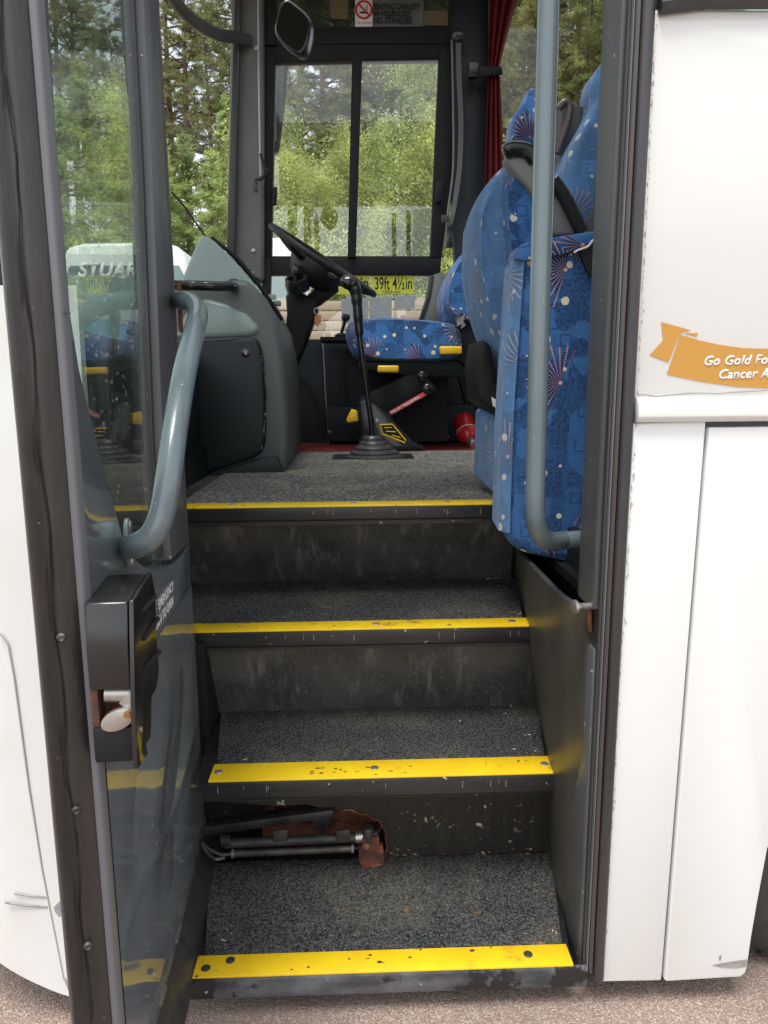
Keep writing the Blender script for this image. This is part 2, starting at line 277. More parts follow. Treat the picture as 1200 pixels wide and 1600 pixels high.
# ------------------------------------------------------------------ mesh helpers
def origin_of(o):
    while o is not None and o.parent: o = o.parent
    return o.location.copy() if o is not None else Vector((0, 0, 0))
class MB:
    def __init__(s): s.bm = bmesh.new(); s.mats = []
    def mi(s, m):
        if m is None: return 0
        if m not in s.mats: s.mats.append(m)
        return s.mats.index(m)
    def face(s, vs, m=None, smooth=False):
        try: f = s.bm.faces.new(vs); f.material_index = s.mi(m); f.smooth = smooth; return f
        except ValueError: return None
    def poly(s, pts, m=None): return s.face([s.bm.verts.new(Vector(p)) for p in pts], m)
    def prism(s, pts, vec, m=None, taper=None):
        vec = Vector(vec); pts = [Vector(p) for p in pts]
        c = sum(pts, Vector())/len(pts)
        a = [s.bm.verts.new(p) for p in pts]
        b = [s.bm.verts.new((c+(p-c)*taper if taper else p)+vec) for p in pts]
        s.face(a, m); s.face(b[::-1], m); n = len(a)
        for i in range(n): s.face([a[i], b[i], b[(i+1) % n], a[(i+1) % n]], m)
        return s
    def box(s, lo, hi, m=None):
        x0, y0, z0 = lo; x1, y1, z1 = hi
        return s.prism([(x0, y0, z0), (x1, y0, z0), (x1, y0, z1), (x0, y0, z1)], (0, y1-y0, 0), m)
    def tube(s, path, r, seg=14, m=None, cap=True, flat=None):
        path = [Vector(p) for p in path]; n = len(path)
        rs = r if isinstance(r, (list, tuple)) else [r]*n
        up = None; rings = []
        for i, p in enumerate(path):
            d = (path[min(i+1, n-1)]-path[max(i-1, 0)]).normalized()
            if up is None:
                up = Vector((0, 0, 1)) if abs(d.z) < .9 else Vector((1, 0, 0))
            x = (up - d*up.dot(d)).normalized(); up = x; y = d.cross(x)
            f = flat or 1
            rings.append([s.bm.verts.new(p + x*rs[i]*math.cos(2*math.pi*k/seg) + y*rs[i]*f*math.sin(2*math.pi*k/seg)) for k in range(seg)])
        for a, b in zip(rings, rings[1:]):
            for k in range(seg): s.face([a[k], a[(k+1) % seg], b[(k+1) % seg], b[k]], m, True)
        if cap: s.face(rings[0][::-1], m); s.face(rings[-1], m)
        return s
    def lathe(s, base, axis, prof, seg=20, m=None):
        base = Vector(base); ax = Vector(axis).normalized()
        x = ax.orthogonal().normalized(); y = ax.cross(x); rings = []
        for h, r in prof: rings.append([s.bm.verts.new(base+ax*h+(x*math.cos(2*math.pi*k/seg)+y*math.sin(2*math.pi*k/seg))*max(r, 1e-4)) for k in range(seg)])
        for a, b in zip(rings, rings[1:]):
            for k in range(seg): s.face([a[k], a[(k+1) % seg], b[(k+1) % seg], b[k]], m, True)
        s.face(rings[0][::-1], m); s.face(rings[-1], m); return s
    def grid(s, fn, nu, nv, m=None, thick=None):
        vs = [[s.bm.verts.new(Vector(fn(i/(nu-1), j/(nv-1)))) for j in range(nv)] for i in range(nu)]
        for i in range(nu-1):
            for j in range(nv-1): s.face([vs[i][j], vs[i+1][j], vs[i+1][j+1], vs[i][j+1]], m, True)
        return s
    def build(s, name, mat=None, parent=None, bevel=0, seg=2, angle=40, solid=0, props=None, subdiv=0):
        bm = s.bm
        bmesh.ops.recalc_face_normals(bm, faces=bm.faces)
        if bevel:
            es = [e for e in bm.edges if len(e.link_faces) == 2 and e.calc_face_angle(0) > math.radians(28)]
            bmesh.ops.bevel(bm, geom=es, offset=bevel, segments=seg, affect='EDGES', profile=.5, clamp_overlap=True)
            for f in bm.faces: f.smooth = True
        if solid: bmesh.ops.solidify(bm, geom=bm.faces[:], thickness=solid)
        uvl = bm.loops.layers.uv.new('UVMap'); bm.normal_update()
        for f in bm.faces:
            a = [abs(v) for v in f.normal]; k = a.index(max(a))
            for l in f.loops:
                c = l.vert.co; l[uvl].uv = (c.y+.37, c.z) if k == 0 else (c.x, c.z) if k == 1 else (c.x, c.y+.21)
        me = bpy.data.meshes.new(name)
        off = origin_of(parent) if parent is not None else Vector((0, 0, 0))
        if parent is None:
            cs = [v.co for v in bm.verts]; mn = Vector((min(c.x for c in cs), min(c.y for c in cs), min(c.z for c in cs))); mx = Vector((max(c.x for c in cs), max(c.y for c in cs), max(c.z for c in cs)))
            off = Vector(((mn.x+mx.x)/2, (mn.y+mx.y)/2, mn.z))
        for v in bm.verts: v.co -= off
        bm.to_mesh(me); bm.free()
        if bevel or any(p.use_smooth for p in me.polygons): me.set_sharp_from_angle(angle=math.radians(angle))
        for m in ([mat] if mat else []) + [x for x in s.mats if x is not None and x is not mat]: me.materials.append(m)
        o = bpy.data.objects.new(name, me); COL.objects.link(o)
        if parent is None: o.location = off
        else: o.parent = parent
        for k, v in (props or {}).items(): o[k] = v
        return o
def bez(pts, n=10):
    P = [Vector(p) for p in pts]; P = [P[0]*2-P[1]] + P + [P[-1]*2-P[-2]]; out = []
    for i in range(1, len(P)-2):
        for k in range(n):
            t = k/n; a, b, c, d = P[i-1:i+3]
            out.append(.5*((2*b)+(c-a)*t+(2*a-5*b+4*c-d)*t*t+(3*b-a-3*c+d)*t**3))
    return out + [P[-2]]
def tag(o, label=None, cat=None, group=None, kind=None):
    for k, v in (('label', label), ('category', cat), ('group', group), ('kind', kind)):
        if v: o[k] = v
    return o
def thing(name, loc, label, cat, group=None):
    o = bpy.data.objects.new(name, None); COL.objects.link(o); o.location = loc; o.empty_display_size = .1
    return tag(o, label, cat, group)
def disc(name, c, axis, r, h, mat, parent, seg=14):
    return MB().lathe(c, axis, [(0, r), (h*.7, r), (h, r*.8)], seg).build(name, mat, parent)
def text(body, p, right, up, size, mat, parent, name='lettering', shear=0, off=0, ext=.0006, align='LEFT', width=1.0, space=1.0):
    cu = bpy.data.curves.new('t', 'FONT'); cu.body = body; cu.size = 1; cu.shear = shear; cu.offset = off; cu.extrude = 0; cu.align_x = align; cu.resolution_u = 3; cu.space_character = space
    ob = bpy.data.objects.new('t', cu); COL.objects.link(ob)
    dg = bpy.context.evaluated_depsgraph_get(); me = bpy.data.meshes.new_from_object(ob.evaluated_get(dg))
    bpy.data.objects.remove(ob); bpy.data.curves.remove(cu)
    right = Vector(right).normalized(); up = Vector(up); up = (up-right*up.dot(right)).normalized(); n = right.cross(up)
    Mx = Matrix((( *(right*size*width), ), ( *(up*size), ), ( *(n*size), ))).transposed()
    root = origin_of(parent); p = Vector(p)
    for v in me.vertices: v.co = Mx @ v.co + p - root
    bm = bmesh.new(); bm.from_mesh(me)
    r_ = bmesh.ops.extrude_face_region(bm, geom=bm.faces[:]); bmesh.ops.translate(bm, vec=n*ext, verts=[g for g in r_['geom'] if isinstance(g, bmesh.types.BMVert)])
    bm.to_mesh(me); bm.free(); me.name = name
    me.materials.clear(); me.materials.append(mat)
    for q in me.polygons: q.material_index = 0
    o = bpy.data.objects.new(name, me); COL.objects.link(o); o.parent = parent
    return o

# ------------------------------------------------------------------ ground and bank
GZ = .23
gb = MB(); gb.box((-60, -40, GZ-.3), (60, 60, GZ)); g = gb.build('ground', ground_m); tag(g, kind='structure')
def hill(u, v):
    x = -40+80*u; y = 12.2+40*v
    return (x, y, GZ-.05 + 2.9*min(1, v*5)*(.9+.1*math.sin(x*.4)) + .8*v)
hb = MB().grid(hill, 41, 31); hl = hb.build('grass_bank', grass_m); tag(hl, kind='structure')

# ------------------------------------------------------------------ the coach
coach = thing('coach', (0, 0, GZ), 'white coach with its dark carpeted entrance steps and driver area seen through the open doorway', 'coach')
# skirt and side panels, right of the doorway
up_pts = ats([(991, 622), (1018, 30), (1024, 14)], 0) + [Vector((2.6, 0, 1.885)), Vector((2.6, 0, 1.325))]
MB().prism(up_pts, (0, .03, 0)).build('side_panel', white, coach, bevel=.004)
led = [Vector((0, -.004, 1.327)), Vector((0, -.016, 1.318)), Vector((0, -.017, 1.296)), Vector((0, -.010, 1.288)), Vector((0, .02, 1.285)), Vector((0, .02, 1.327))]
x0 = at(992, 640, Y=0).x
MB().prism([p+Vector((x0, 0, 0)) for p in led], (2.6-x0, 0, 0)).build('waist_moulding', white, coach, bevel=.002)
pl = ats([(990, 661), (1104, 657), (1034, 1533), (939, 1535)], -.002)
MB().prism(pl, (0, .03, 0)).build('lower_panel', white, coach, bevel=.004)
arch = [(1200, 1325), (1193, 1362), (1184, 1410), (1175, 1462), (1168, 1510), (1165, 1521), (1158, 1527)]
apts = [at(*p, Y=-.004) for p in arch]; cx_, cz_, ar_ = 1.0, .66, .63
top_arch = [Vector((apts[0].x+ .01 + .6*t, -.004, .53+.35*math.sin(t*math.pi/2))) for t in (.15, .4, .7, 1)]
flap = [at(1108, 668, Y=-.004)] + [at(1038, 1532, Y=-.004), at(1042, 1534, Y=-.004)] + apts[::-1] + top_arch + [Vector((2.6, -.004, .88)), Vector((2.6, -.004, at(1200, 661, Y=-.004).z))]
MB().prism(flap, (0, .03, 0)).build('locker_flap', white, coach, bevel=.006, seg=3)
MB().box((.44, .032, .27), (.60, .040, 1.30)).build('inner_skirt', black, coach)
MB().box((.67, .62, .24), (2.2, .64, 1.30)).build('wheel_arch_liner', black, coach)
for pts in ([(1112, 1508), (1140, 1503), (1168, 1499), (1166, 1510), (1150, 1513), (1128, 1512)],):
    MB().prism(ats(pts, -.0045), (0, -.0006, 0)).build('paint_chip', scuff, coach)
MB().prism(ats([(1124, 1494), (1127, 1492), (1126, 1501), (1124, 1501)], -.0045), (0, -.0006, 0)).build('paint_chip', scuff, coach)
MB().prism(ats([(1104.6, 668), (1107.4, 668), (1041.4, 1530), (1035.2, 1530)], .004), (0, .004, 0)).build('joint_shadow_gap', rubber2, coach)
# cracked seam above the moulding
pth = [(996, 616), (1012, 617), (1024, 620), (1040, 618), (1060, 616), (1082, 614), (1100, 614), (1120, 615), (1142, 613), (1165, 612), (1200, 610)]
MB().tube(ats(pth, -.004), .0009, 5).build('seam_crack', scuff, coach)
# nearside window over the panel
MB().prism([at(1028, 16, Y=.012), Vector((2.6, .012, 1.888)), Vector((2.6, .012, 2.75)), Vector((.46, .012, 2.75))], (0, .012, 0)).build('side_window', tintglass, coach)
MB().tube([at(1030, 9, Y=-.006), at(1100, 0, Y=-.006), Vector((2.6, -.006, 1.905))], .012, 8).build('window_rubber', rubber2, coach)
# gold ribbon decal
def flat(pts, Y, d=.0009): return MB().prism(ats(pts, Y), (0, -d, 0))
band = [(1063, 523), (1090, 531), (1120, 538), (1160, 544), (1200, 545), (1260, 544), (1330, 536), (1330, 594), (1260, 606), (1200, 607), (1150, 604), (1100, 597), (1070, 591), (1042, 585)]
rb = flat(band, -.0005).build('ribbon_decal', gold, coach)
flat([(1033, 503), (1079, 516), (1062, 521), (1044, 566), (1015, 555), (1036, 532)], -.0005).build('ribbon_tail', gold, rb)
flat([(1070, 521), (1090, 520), (1088, 526)], -.0005).build('ribbon_fold', gold, rb)
sz = .026
def slab(body, px, py, sz): text(body, at(px-3, py, Y=-.0018), (1, 0, .015), (0, 0, 1), sz, whitelet, rb, shear=.28, off=.022, width=.97, space=1.05)
slab('Go Gold For Childhood', 1101, 571, .0205); slab('Cancer Awareness', 1124, 592, .0205)
gm = MB()
for k in range(240):
    py = random.uniform(40, 1520); e = 1024-(py/612)*29.5 if py < 612 else (995-(py-612)*.0605)
    px = e+abs(random.gauss(0, 1.6))+1.0; a = random.uniform(.4, 1.5); h = a*random.uniform(.8, 3.0)
    gm.prism(ats([(px-a*.5, py-h), (px+a*.4, py-h*.6), (px+a*.6, py+h*.7), (px-a*.4, py+h)], -.0026 if py > 660 else -.0004), (0, -.0004, 0))
gm.build('grime', M('green_brown_grime', (.30, .27, .17), .8, col2=(.5, .46, .36), scale=90, amt=1), coach, props={'kind': 'stuff'})
# wheel
wc = Vector((cx_, .065, GZ+.47)); wh = MB().lathe(wc-Vector((0, .02, 0)), (0, 1, 0), [(0, .30), (.0, .40), (.015, .47), (.05, .505), (.22, .505), (.26, .46), (.27, .3)], 60).build('wheel', tyre_m, coach)
tb = MB()
for k in range(60):
    a = 2*math.pi*k/60; d = Vector((math.cos(a), 0, math.sin(a))); tt = Vector((-math.sin(a), 0, math.cos(a)))
    for y0 in (.195, .255, .315):
        p = wc + d*.503 + Vector((0, y0-.16, 0)); tb.prism([p-tt*.02, p+tt*.02, p+tt*.02+Vector((0, .055, 0)), p-tt*.02+Vector((0, .055, 0))], d*.012)
tb.build('tread', tyre_m, wh, props={'kind': 'stuff'})
MB().lathe(wc+Vector((0, -.012, 0)), (0, 1, 0), [(0, .29), (.01, .29), (.05, .22), (.08, .12)], 40).build('rim', steel, wh)

# front corner, left of the door
def frontcurve(n=16):
    return bez([(-.44, 0, 0), (-.56, 0, 0), (-.68, .02, 0), (-.84, .10, 0), (-1.02, .30, 0), (-1.18, .7, 0), (-1.27, 1.3, 0), (-1.2, 1.95, 0), (-1.02, 2.35, 0), (-.80, 2.6, 0), (-.6, 2.66, 0)], 8)
FC = frontcurve()
def botz(x): return .283 + max(0, -x-.50)**1.35*.9
fb = MB(); vs0 = [fb.bm.verts.new((p.x, p.y, botz(p.x))) for p in FC]; vs1 = [fb.bm.verts.new((p.x+.02, p.y, 1.5)) for p in FC]
for i in range(len(FC)-1): fb.face([vs0[i], vs0[i+1], vs1[i+1], vs1[i]], None, True)
fb.build('front_panel', white_dirty, coach, solid=.02, angle=60)
seam = ats([(0, 990), (12, 1005), (22, 1060), (45, 1230), (66, 1360), (80, 1430), (100, 1530)], -.001)
MB().tube(seam, .0016, 6).build('panel_seam', M('seam_grey', (.42, .40, .37), .6), coach)
MB().tube(ats([(22, 1396), (50, 1400), (74, 1402)], -.001), .0016, 5).build('scratch', scuff, coach)
MB().tube(ats([(8, 1410), (40, 1415), (74, 1417)], -.001), .0018, 5).build('scratch', scuff, coach)
MB().prism(ats([(84, 1417), (95, 1406), (104, 1412), (106, 1428), (92, 1432), (86, 1424)], -.001), (0, -.001, 0)).build('paint_chip', bluechip, coach)
MB().prism(ats([(98, 1524), (104, 1530), (112, 1546), (124, 1552), (120, 1556), (108, 1550)], -.001), (0, -.001, 0)).build('paint_chip', bluechip, coach)

# doorway jamb: vertical profile strips (plan outline, z0, z1)
def strip(pl, z0, z1, name, mat, bevel=.003, lean=.012):
    a = [Vector((x, y, z0)) for x, y in pl]
    return MB().prism(a, (lean, 0, z1-z0)).build(name, mat, coach, bevel=bevel)
def pxX(px, py, Y): return at(px, py, Y=Y).x
xr = pxX(943, 1490, 0); xj = at(950, 612, Y=.03).x-.006; xi = at(921, 612, Y=.11).x-.006
strip([(xr-.018, -.010), (xr-.004, -.012), (xr+.002, -.004), (xr+.002, .03), (xr-.018, .03)], .287, 2.72, 'outer_seal', rubber2, .006)
strip([(xr-.0265, -.002), (xr-.0195, -.005), (xr-.0195, .035), (xr-.0265, .035)], .30, 2.72, 'aged_seal', brownseal, .003)
strip([(xr-.0290, .0), (xr-.0276, .0), (xr-.0276, .035), (xr-.0290, .035)], .31, 2.72, 'seal_lip', edgegrey, 0)
strip([(xj+.009, .03), (xr-.034, .012), (xr-.0302, .008), (xr-.0302, .05), (xj+.012, .05)], .30, 2.72, 'inner_seal', rubber2, .004)
# grey reveal with a notch for the lock striker

z_n0, z_n1 = at(905, 1000, Y=.08).z, at(905, 940, Y=.08).z
strip([(xi, .11), (xj-.004, .034), (xj, .03), (xj+.008, .03), (xj+.016, .12), (xi+.002, .12)], z_n1, 2.72, 'door_frame', jambgrey, .003, lean=.010)
strip([(xi, .11), (xj-.004, .034), (xj, .03), (xj+.008, .03), (xj+.016, .12), (xi+.002, .12)], .275, z_n0, 'door_frame', jambgrey, .003, lean=.003)
strip([(xj+.006, .06), (xj+.004, .034), (xj+.012, .034), (xj+.014, .11)], z_n0-.002, z_n1+.002, 'striker_recess', jambgrey, 0, lean=.001)
MB().prism(ats([(916, 948), (924, 944), (926, 990), (918, 986)], .05), (.003, .012, 0)).build('rust_patch', rust, coach, bevel=.002)
sp = at(922, 947, Y=.045)
st = MB().tube([sp+Vector((.004, 0, 0)), sp+Vector((-.026, -.006, .001))], .0065, 12).build('lock_striker', steel, coach)
MB().lathe(sp+Vector((-.026, -.006, .001)), (-1, -.2, 0), [(0, .0125), (.005, .0125), (.007, .009)], 18).build('striker_head', steel, st)
for (px, py) in ((933, 468), (925, 560), (922, 715), (918, 905), (915, 1180)):
    p = at(px+14, py, Y=.058); disc('rivet', p, (-.9, -.4, 0), .0028, .002, edgegrey, coach, 8)

# ---- steps
XL, XR = -.352, .372
def XRW(y, z): return .377+.13*max(0.0, y-(.002+.196*(z-.313)/.2497))+.011*max(0.0, 1-abs(z-.565)/.2)
ST = [(.002, .313), (.198, .578), (.394, .820), (.59, 1.062)]
back = [.326, .519, .80, 2.02]
def step(i):
    y, z = ST[i]
    xl = (-.305, -.31, -.455, -.455)[i]
    dn = (.052, .068, .055, .06)[i]; th = (.040, .038, .034, .032)[i]
    t = MB().prism([(xl-.02, y+.006, z-.045), (XR+(.006 if i else 0), y+.006, z-.045), (XRW(back[i]+.03, z)-.001 if i < 3 else XR, back[i]+.03, z-.045), ((-.37 if i < 2 else xl-.02), back[i]+.03, z-.045)], (0, 0, .037)).build('step', trimblk, coach)
    # carpet with slightly uneven edges
    c = MB(); n = 40; e0 = []; e1 = []
    xr_ = XR-.006+(.011 if i == 1 else 0) if i < 3 else .9
    for k in range(n+1):
        f_ = k/n; xa = xl+.006; xb = (-.352 if i < 2 else xl)+.006
        x = xa+(xr_-xa)*f_; x2 = xb+((XRW(back[i], z)-.004 if i < 3 else .9)-xb)*f_
        e0.append(Vector((x, y+dn+.002+random.uniform(-.0018, .0018), z-.004))); e1.append(Vector((x2, back[i]+(random.uniform(-.003, .003) if i != 3 else 0), z-.004)))
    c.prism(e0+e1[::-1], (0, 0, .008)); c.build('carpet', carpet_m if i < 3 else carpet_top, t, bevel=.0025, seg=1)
    xs = xl-.0 if i else -.312
    xe = XR+(.002, .002, .002, .002)[i]+(.011 if i == 1 else 0) if i else .372
    m = MB().box((xs, y+.001, z-.003), (xe, y+dn, z+.0035))
    ny = m.build('nosing', yellowsteel, t, bevel=.0022)
    m = MB().prism([(xl-.012, y-.004, z-.0005), (xl-.012, y+.006, z-.0005), (xl-.012, y+.008, z-th), (xl-.012, y+.001, z-th-.003), (xl-.012, y-.003, z-th+.002)], (XR+.012+((.006, .014, .006, .006)[i] if i else .025)-xl, 0, 0))
    m.build('edge_trim', trimblk if i else trimblk_low, t, bevel=.0025)
    scr = ([(-.291, .020), (-.25, .037), (.295, .028)], [(-.295, .034), (.368, .034), (.02, .035)], [(.03, .028), (.335, .03)], [(-.02, .03), (.21, .03), (-.31, .03)])[i]
    for sx, sy in scr:
        p = (sx, y+sy, z+.0035)
        MB().lathe(p, (0, 0, 1), [(0, .0085), (.0008, .0085), (.0022, .006), (.0022, .003)], 14).build('screw', steel if i else greasy, t)
    return t
steps = [step(i) for i in range(4)]
for i, nm in ((3, 'upper'), (2, 'mid')):
    y, z = ST[i]; zb = ST[i-1][1]; yb = y+.018; 
    yb2 = (.80, .517)[3-i]
    xl, xr2 = (-.458, XR)
    m = MB(); 
    top = z-.034; 
    rr_ = MB(); L_ = [(xl, y+.012, top+.01), (xl, y+.03, top+.01), (xl, yb2+.02, zb-.006), (xl, yb2, zb-.006)]
    va = [rr_.bm.verts.new(p) for p in L_]; vb = [rr_.bm.verts.new((XRW(p[1], p[2])+.004, p[1], p[2])) for p in L_]
    rr_.face(va); rr_.face(vb[::-1])
    for q in range(4): rr_.face([va[q], vb[q], vb[(q+1) % 4], va[(q+1) % 4]])
    rr_.build('riser', riserv, coach)
# lowest riser with its cut-out for the door ram
yR = .328
def rp(px, py): return at(px, py, Y=yR)
cut = [(603, 1346), (601, 1334), (605, 1322), (602, 1310), (603, 1300), (596, 1289), (592, 1281), (581, 1278), (575, 1272), (560, 1270), (548, 1264), (533, 1266), (520, 1261), (500, 1262), (480, 1257), (430, 1259), (330, 1252)]
pts = [rp(*p) for p in cut]
poly = pts + [Vector((-.42, yR, pts[-1].z)), Vector((-.42, yR, .56)), Vector((.418, yR, .56)), Vector((.424, yR, .306)), Vector((pts[0].x, yR, .306))]
MB().prism(poly, (0, .012, 0)).build('riser', riserdirty, coach)
MB().box((-.5, .52, .30), (.2, .53, .6)).build('ram_bay_wall', riserdirty, coach)
MB().prism([(-.24, .41, .30), (-.24, .41, .38), (-.16, .41, .43), (.0, .41, .44), (.05, .41, .40), (.05, .41, .30)], (0, .018, 0)).build('rusty_plate', rust, coach, bevel=.003)
MB().prism([(-.16, .385, .385), (-.05, .38, .455), (.02, .38, .46), (.058, .385, .42), (.058, .385, .33), (.02, .385, .36)], (0, .012, 0)).build('rusty_plate', rust, coach, bevel=.003)
MB().box((-.5, .33, .27), (.2, .53, .298)).build('ram_bay_floor', riserdirty, coach)
MB().tube([p+Vector((0, -.003, 0)) for p in bez(pts[:12], 3)], .002, 8).build('cutout_edging', rust, coach)
# door ram mechanism
def rm(px, py, Y): return at(px, py, Y=Y)
ram = MB().tube([rm(352, 1318, .30), rm(560, 1308, .30)], .0105, 16).build('door_ram', greasy, coach)
MB().tube([rm(556, 1308, .30), rm(572, 1307, .30)], .013, 14).build('collar', steel, ram)
MB().tube([rm(572, 1306, .30), rm(590, 1304, .30)], .009, 12).build('piston_rod', greasy, ram)
MB().lathe(rm(575, 1292, .30)+Vector((0, -.008, 0)), (0, 0, 1), [(-.022, .011), (0, .012), (.004, .010)], 14).build('clevis', greasy, ram)
for px in (438, 536): MB().prism(ats([(px-11, 1299), (px+11, 1297), (px+11, 1314), (px-11, 1316)], .286), (0, .004, 0)).build('mounting_lug', greasy, ram, bevel=.001)
MB().tube([rm(364, 1334, .285), rm(552, 1326, .285)], .0075, 12).build('hydraulic_pipe', greasy, ram)
for px, py in ((364, 1334), (551, 1326)): MB().tube([rm(px-2, py, .285), rm(px+2, py, .285)], .0092, 12).build('hose_clip', edgegrey, ram)
MB().tube(bez([rm(364, 1334, .285), rm(345, 1335, .28), rm(326, 1326, .27), rm(316, 1318, .26)], 6), .0035, 8).build('hose', greasy, ram)
MB().tube(bez([rm(352, 1340, .28), rm(336, 1342, .275), rm(322, 1330, .262), rm(315, 1316, .26)], 6), .0035, 8).build('hose', greasy, ram)
MB().tube(bez([rm(553, 1326, .285), rm(566, 1322, .30), rm(590, 1300, .33), rm(600, 1280, .35)], 6), .003, 8).build('hose', greasy, ram)
coil = [rm(345, 1312, .30)+Vector((.004*t, -.004, 0)) for t in range(5)]
for c in coil: MB().lathe(c, (1, .3, 0), [(0, .012), (.002, .013), (.004, .012)], 14).build('rubber_bellows', rubber2, ram)
MB().prism(ats([(560, 1325), (598, 1322), (602, 1352), (592, 1356), (566, 1358), (560, 1345)], .287), (0, .02, 0)).build('ram_bracket', rust, ram, bevel=.003)
MB().prism(ats([(566, 1310), (592, 1308), (594, 1330), (566, 1332)], .283), (0, .014, 0)).build('bracket_pin', rust, ram, bevel=.002)
MB().prism(ats([(312, 1294), (520, 1266), (522, 1278), (314, 1308)], .34), (0, .035, 0)).build('door_arm', greasy, coach, bevel=.003)
MB().prism(ats([(488, 1282), (520, 1270), (516, 1294), (510, 1302), (500, 1303), (492, 1294)], .37), (0, .01, 0)).build('arm_bearing', greasy, coach, bevel=.002)

ch = MB()
for k in range(85):
    px = random.uniform(606, 862); py = random.choice((1336-abs(random.gauss(0, 4)), 1290+random.gauss(0, 8), random.uniform(1255, 1335))); q = at(px, py, Y=yR-.0006)
    a = random.uniform(.0006, .0028)*random.choice((1, 1, 1.8)); h = a*random.uniform(.35, 1.0)
    ch.prism([q+Vector((-a, 0, -h*random.random())), q+Vector((a*.3, 0, -h)), q+Vector((a, 0, h*random.random())), q+Vector((-a*.2, 0, h))], (0, -.0008, 0))
ch.build('paint_flakes', M('pale_flakes', (.34, .29, .21), .8, col2=(.16, .10, .06), scale=60, amt=1), coach, props={'kind': 'stuff'})
ck_ = MB()
for i, n_, cx0, sx_ in ((1, 16, -.03, .07), (0, 9, 0, .25), (2, 8, 0, .25)):
    y, z = ST[i]
    for k in range(n_):
        c = Vector((random.gauss(cx0, sx_), y+random.uniform(.006, .048), z+.0036)); a = random.uniform(.0012, .006); h = a*random.uniform(.25, .7)
        if abs(c.x) > .28: continue
        ck_.prism([c+Vector((-a, -h*.3, 0)), c+Vector((-a*.2, -h, 0)), c+Vector((a*.7, -h*.5, 0)), c+Vector((a, h*.4, 0)), c+Vector((0, h, 0)), c+Vector((-a*.6, h*.6, 0))], (0, 0, .0004))
ck_.build('worn_chips', M('chipped_to_black', (.03, .025, .018), .7, col2=(.22, .10, .03), scale=50, amt=.8), coach, props={'kind': 'stuff'})
# trodden-in bits on the treads, scuffs on trims and risers
dbm = {k: MB() for k in ('tan', 'pale')}
for k in range(85):
    i = random.choice((0, 0, 1, 1, 2, 3)); y, z = ST[i]; yy = random.choice((random.uniform(y+.07, back[i]), back[i]-abs(random.gauss(0, .012)), y+.075+abs(random.gauss(0, .01)))); yy = min(yy, 1.2)
    x = random.choice((random.uniform(-.29, .37), .37-abs(random.gauss(0, .02))))
    a = random.uniform(0, 6.28); L = random.uniform(.0012, .006); w_ = random.uniform(.0008, .002); d = Vector((math.cos(a)*L, math.sin(a)*L, 0)); n = Vector((-math.sin(a)*w_, math.cos(a)*w_, 0)); c = Vector((x, yy, z+.0045))
    dbm['tan' if random.random() < .6 else 'pale'].prism([c-d, c+n, c+d+Vector((0, 0, random.uniform(0, .003))), c-n], (0, 0, .001))
dbm['tan'].build('debris', M('leaf_litter', (.30, .19, .09), .9, col2=(.16, .10, .05), scale=80, amt=1), coach, props={'kind': 'stuff'})
dbm['pale'].build('debris', M('pale_grit', (.50, .47, .40), .9), coach, props={'kind': 'stuff'})
sm = MB()
for i in (1, 2, 3):
    y, z = ST[i]
    for k in range(9):
        x = random.uniform(-.30, .36); h = random.uniform(.006, .016)
        sm.prism([(x, y-.0045, z-.008-h), (x+random.uniform(.0006, .0016), y-.0045, z-.008-h), (x+.001, y-.0045, z-.008), (x, y-.0045, z-.008)], (0, -.0005, 0))
sm.build('scuff_marks', M('pale_scuff', (.26, .25, .23), .7), coach, props={'kind': 'stuff'})
dm = MB()
for k in range(34):
    t_ = random.choice((2, 3)); y, z = ST[t_]; zb_ = ST[t_-1][1]; zt_ = z-.03
    x = random.choice((random.gauss(-.26, .05), random.uniform(-.3, .36), random.gauss(-.05, .1))); f0 = random.uniform(.0, .6); f1 = min(.97, f0+random.uniform(.1, .5)); yb2 = .80 if t_ == 3 else .517
    def fp(f, dx): return Vector((x+dx, (y+.012)+(yb2-y-.012)*f-.0006, zt_+.006+(zb_-zt_)*f))
    w_ = random.uniform(.0006, .0018)
    dm.prism([fp(f0, 0), fp(f0, w_), fp((f0+f1)/2, w_*1.5), fp(f1, w_), fp(f1, 0)], (0, -.0006, 0))
dm.build('dried_drips', M('dried_drip', (.17, .165, .15), .7), coach, props={'kind': 'stuff'})
# entry side walls
swp = [(XR+.012, .0+.115, .29), (XR+.012, .62, .29), (XR+.012, .62, 1.10), (XR+.012, .115, 1.10)]
MB().prism([(-.33, .012, .29), (-.33, .33, .29), (-.33, .33, .308), (-.33, .012, .308)], (-.045, 0, 0)).build('step_end_cap', rubber2, coach)
def swf(u, v):
    z = .29+(.958-.29)*v; y = .06+.855*u*u**.3; return (XRW(y, z)+.002+.020*max(0, (.20-y)/.14)**1.5, y, z)
MB().grid(swf, 24, 16).build('entry_side_wall', sidewall, coach, solid=.012)
MB().box((.43, .13, .94), (.47, .62, .96)).build('seat_plinth', trimblk, coach)
MB().box((.45, .13, .30), (.47, .95, 1.04)).build('side_backing', black, coach)
MB().prism([(XR+.036, .79, .82), (XR+.044, .79, .82), (XR+.012, .62, .95), (XR+.004, .62, .95)], (0, .006, 0)).build('wall_trim', trimblk, coach)
MB().box((-.62, .40, .27), (-.460, 1.25, 1.03)).build('step_side_box', riserdirty, coach)
MB().prism([(-.345, .52, .57), (-.345, .40, .57), (-.345, .38, .80), (-.345, .40, .80), (-.345, .52, .80)], (-.11, 0, 0)).build('side_infill', black, coach)
# dark cut in the side next to the third step
MB().tube([at(333, 1112, Y=.50), at(333, 1118, Y=.49)], .004, 8).build('grommet', rubber2, coach)

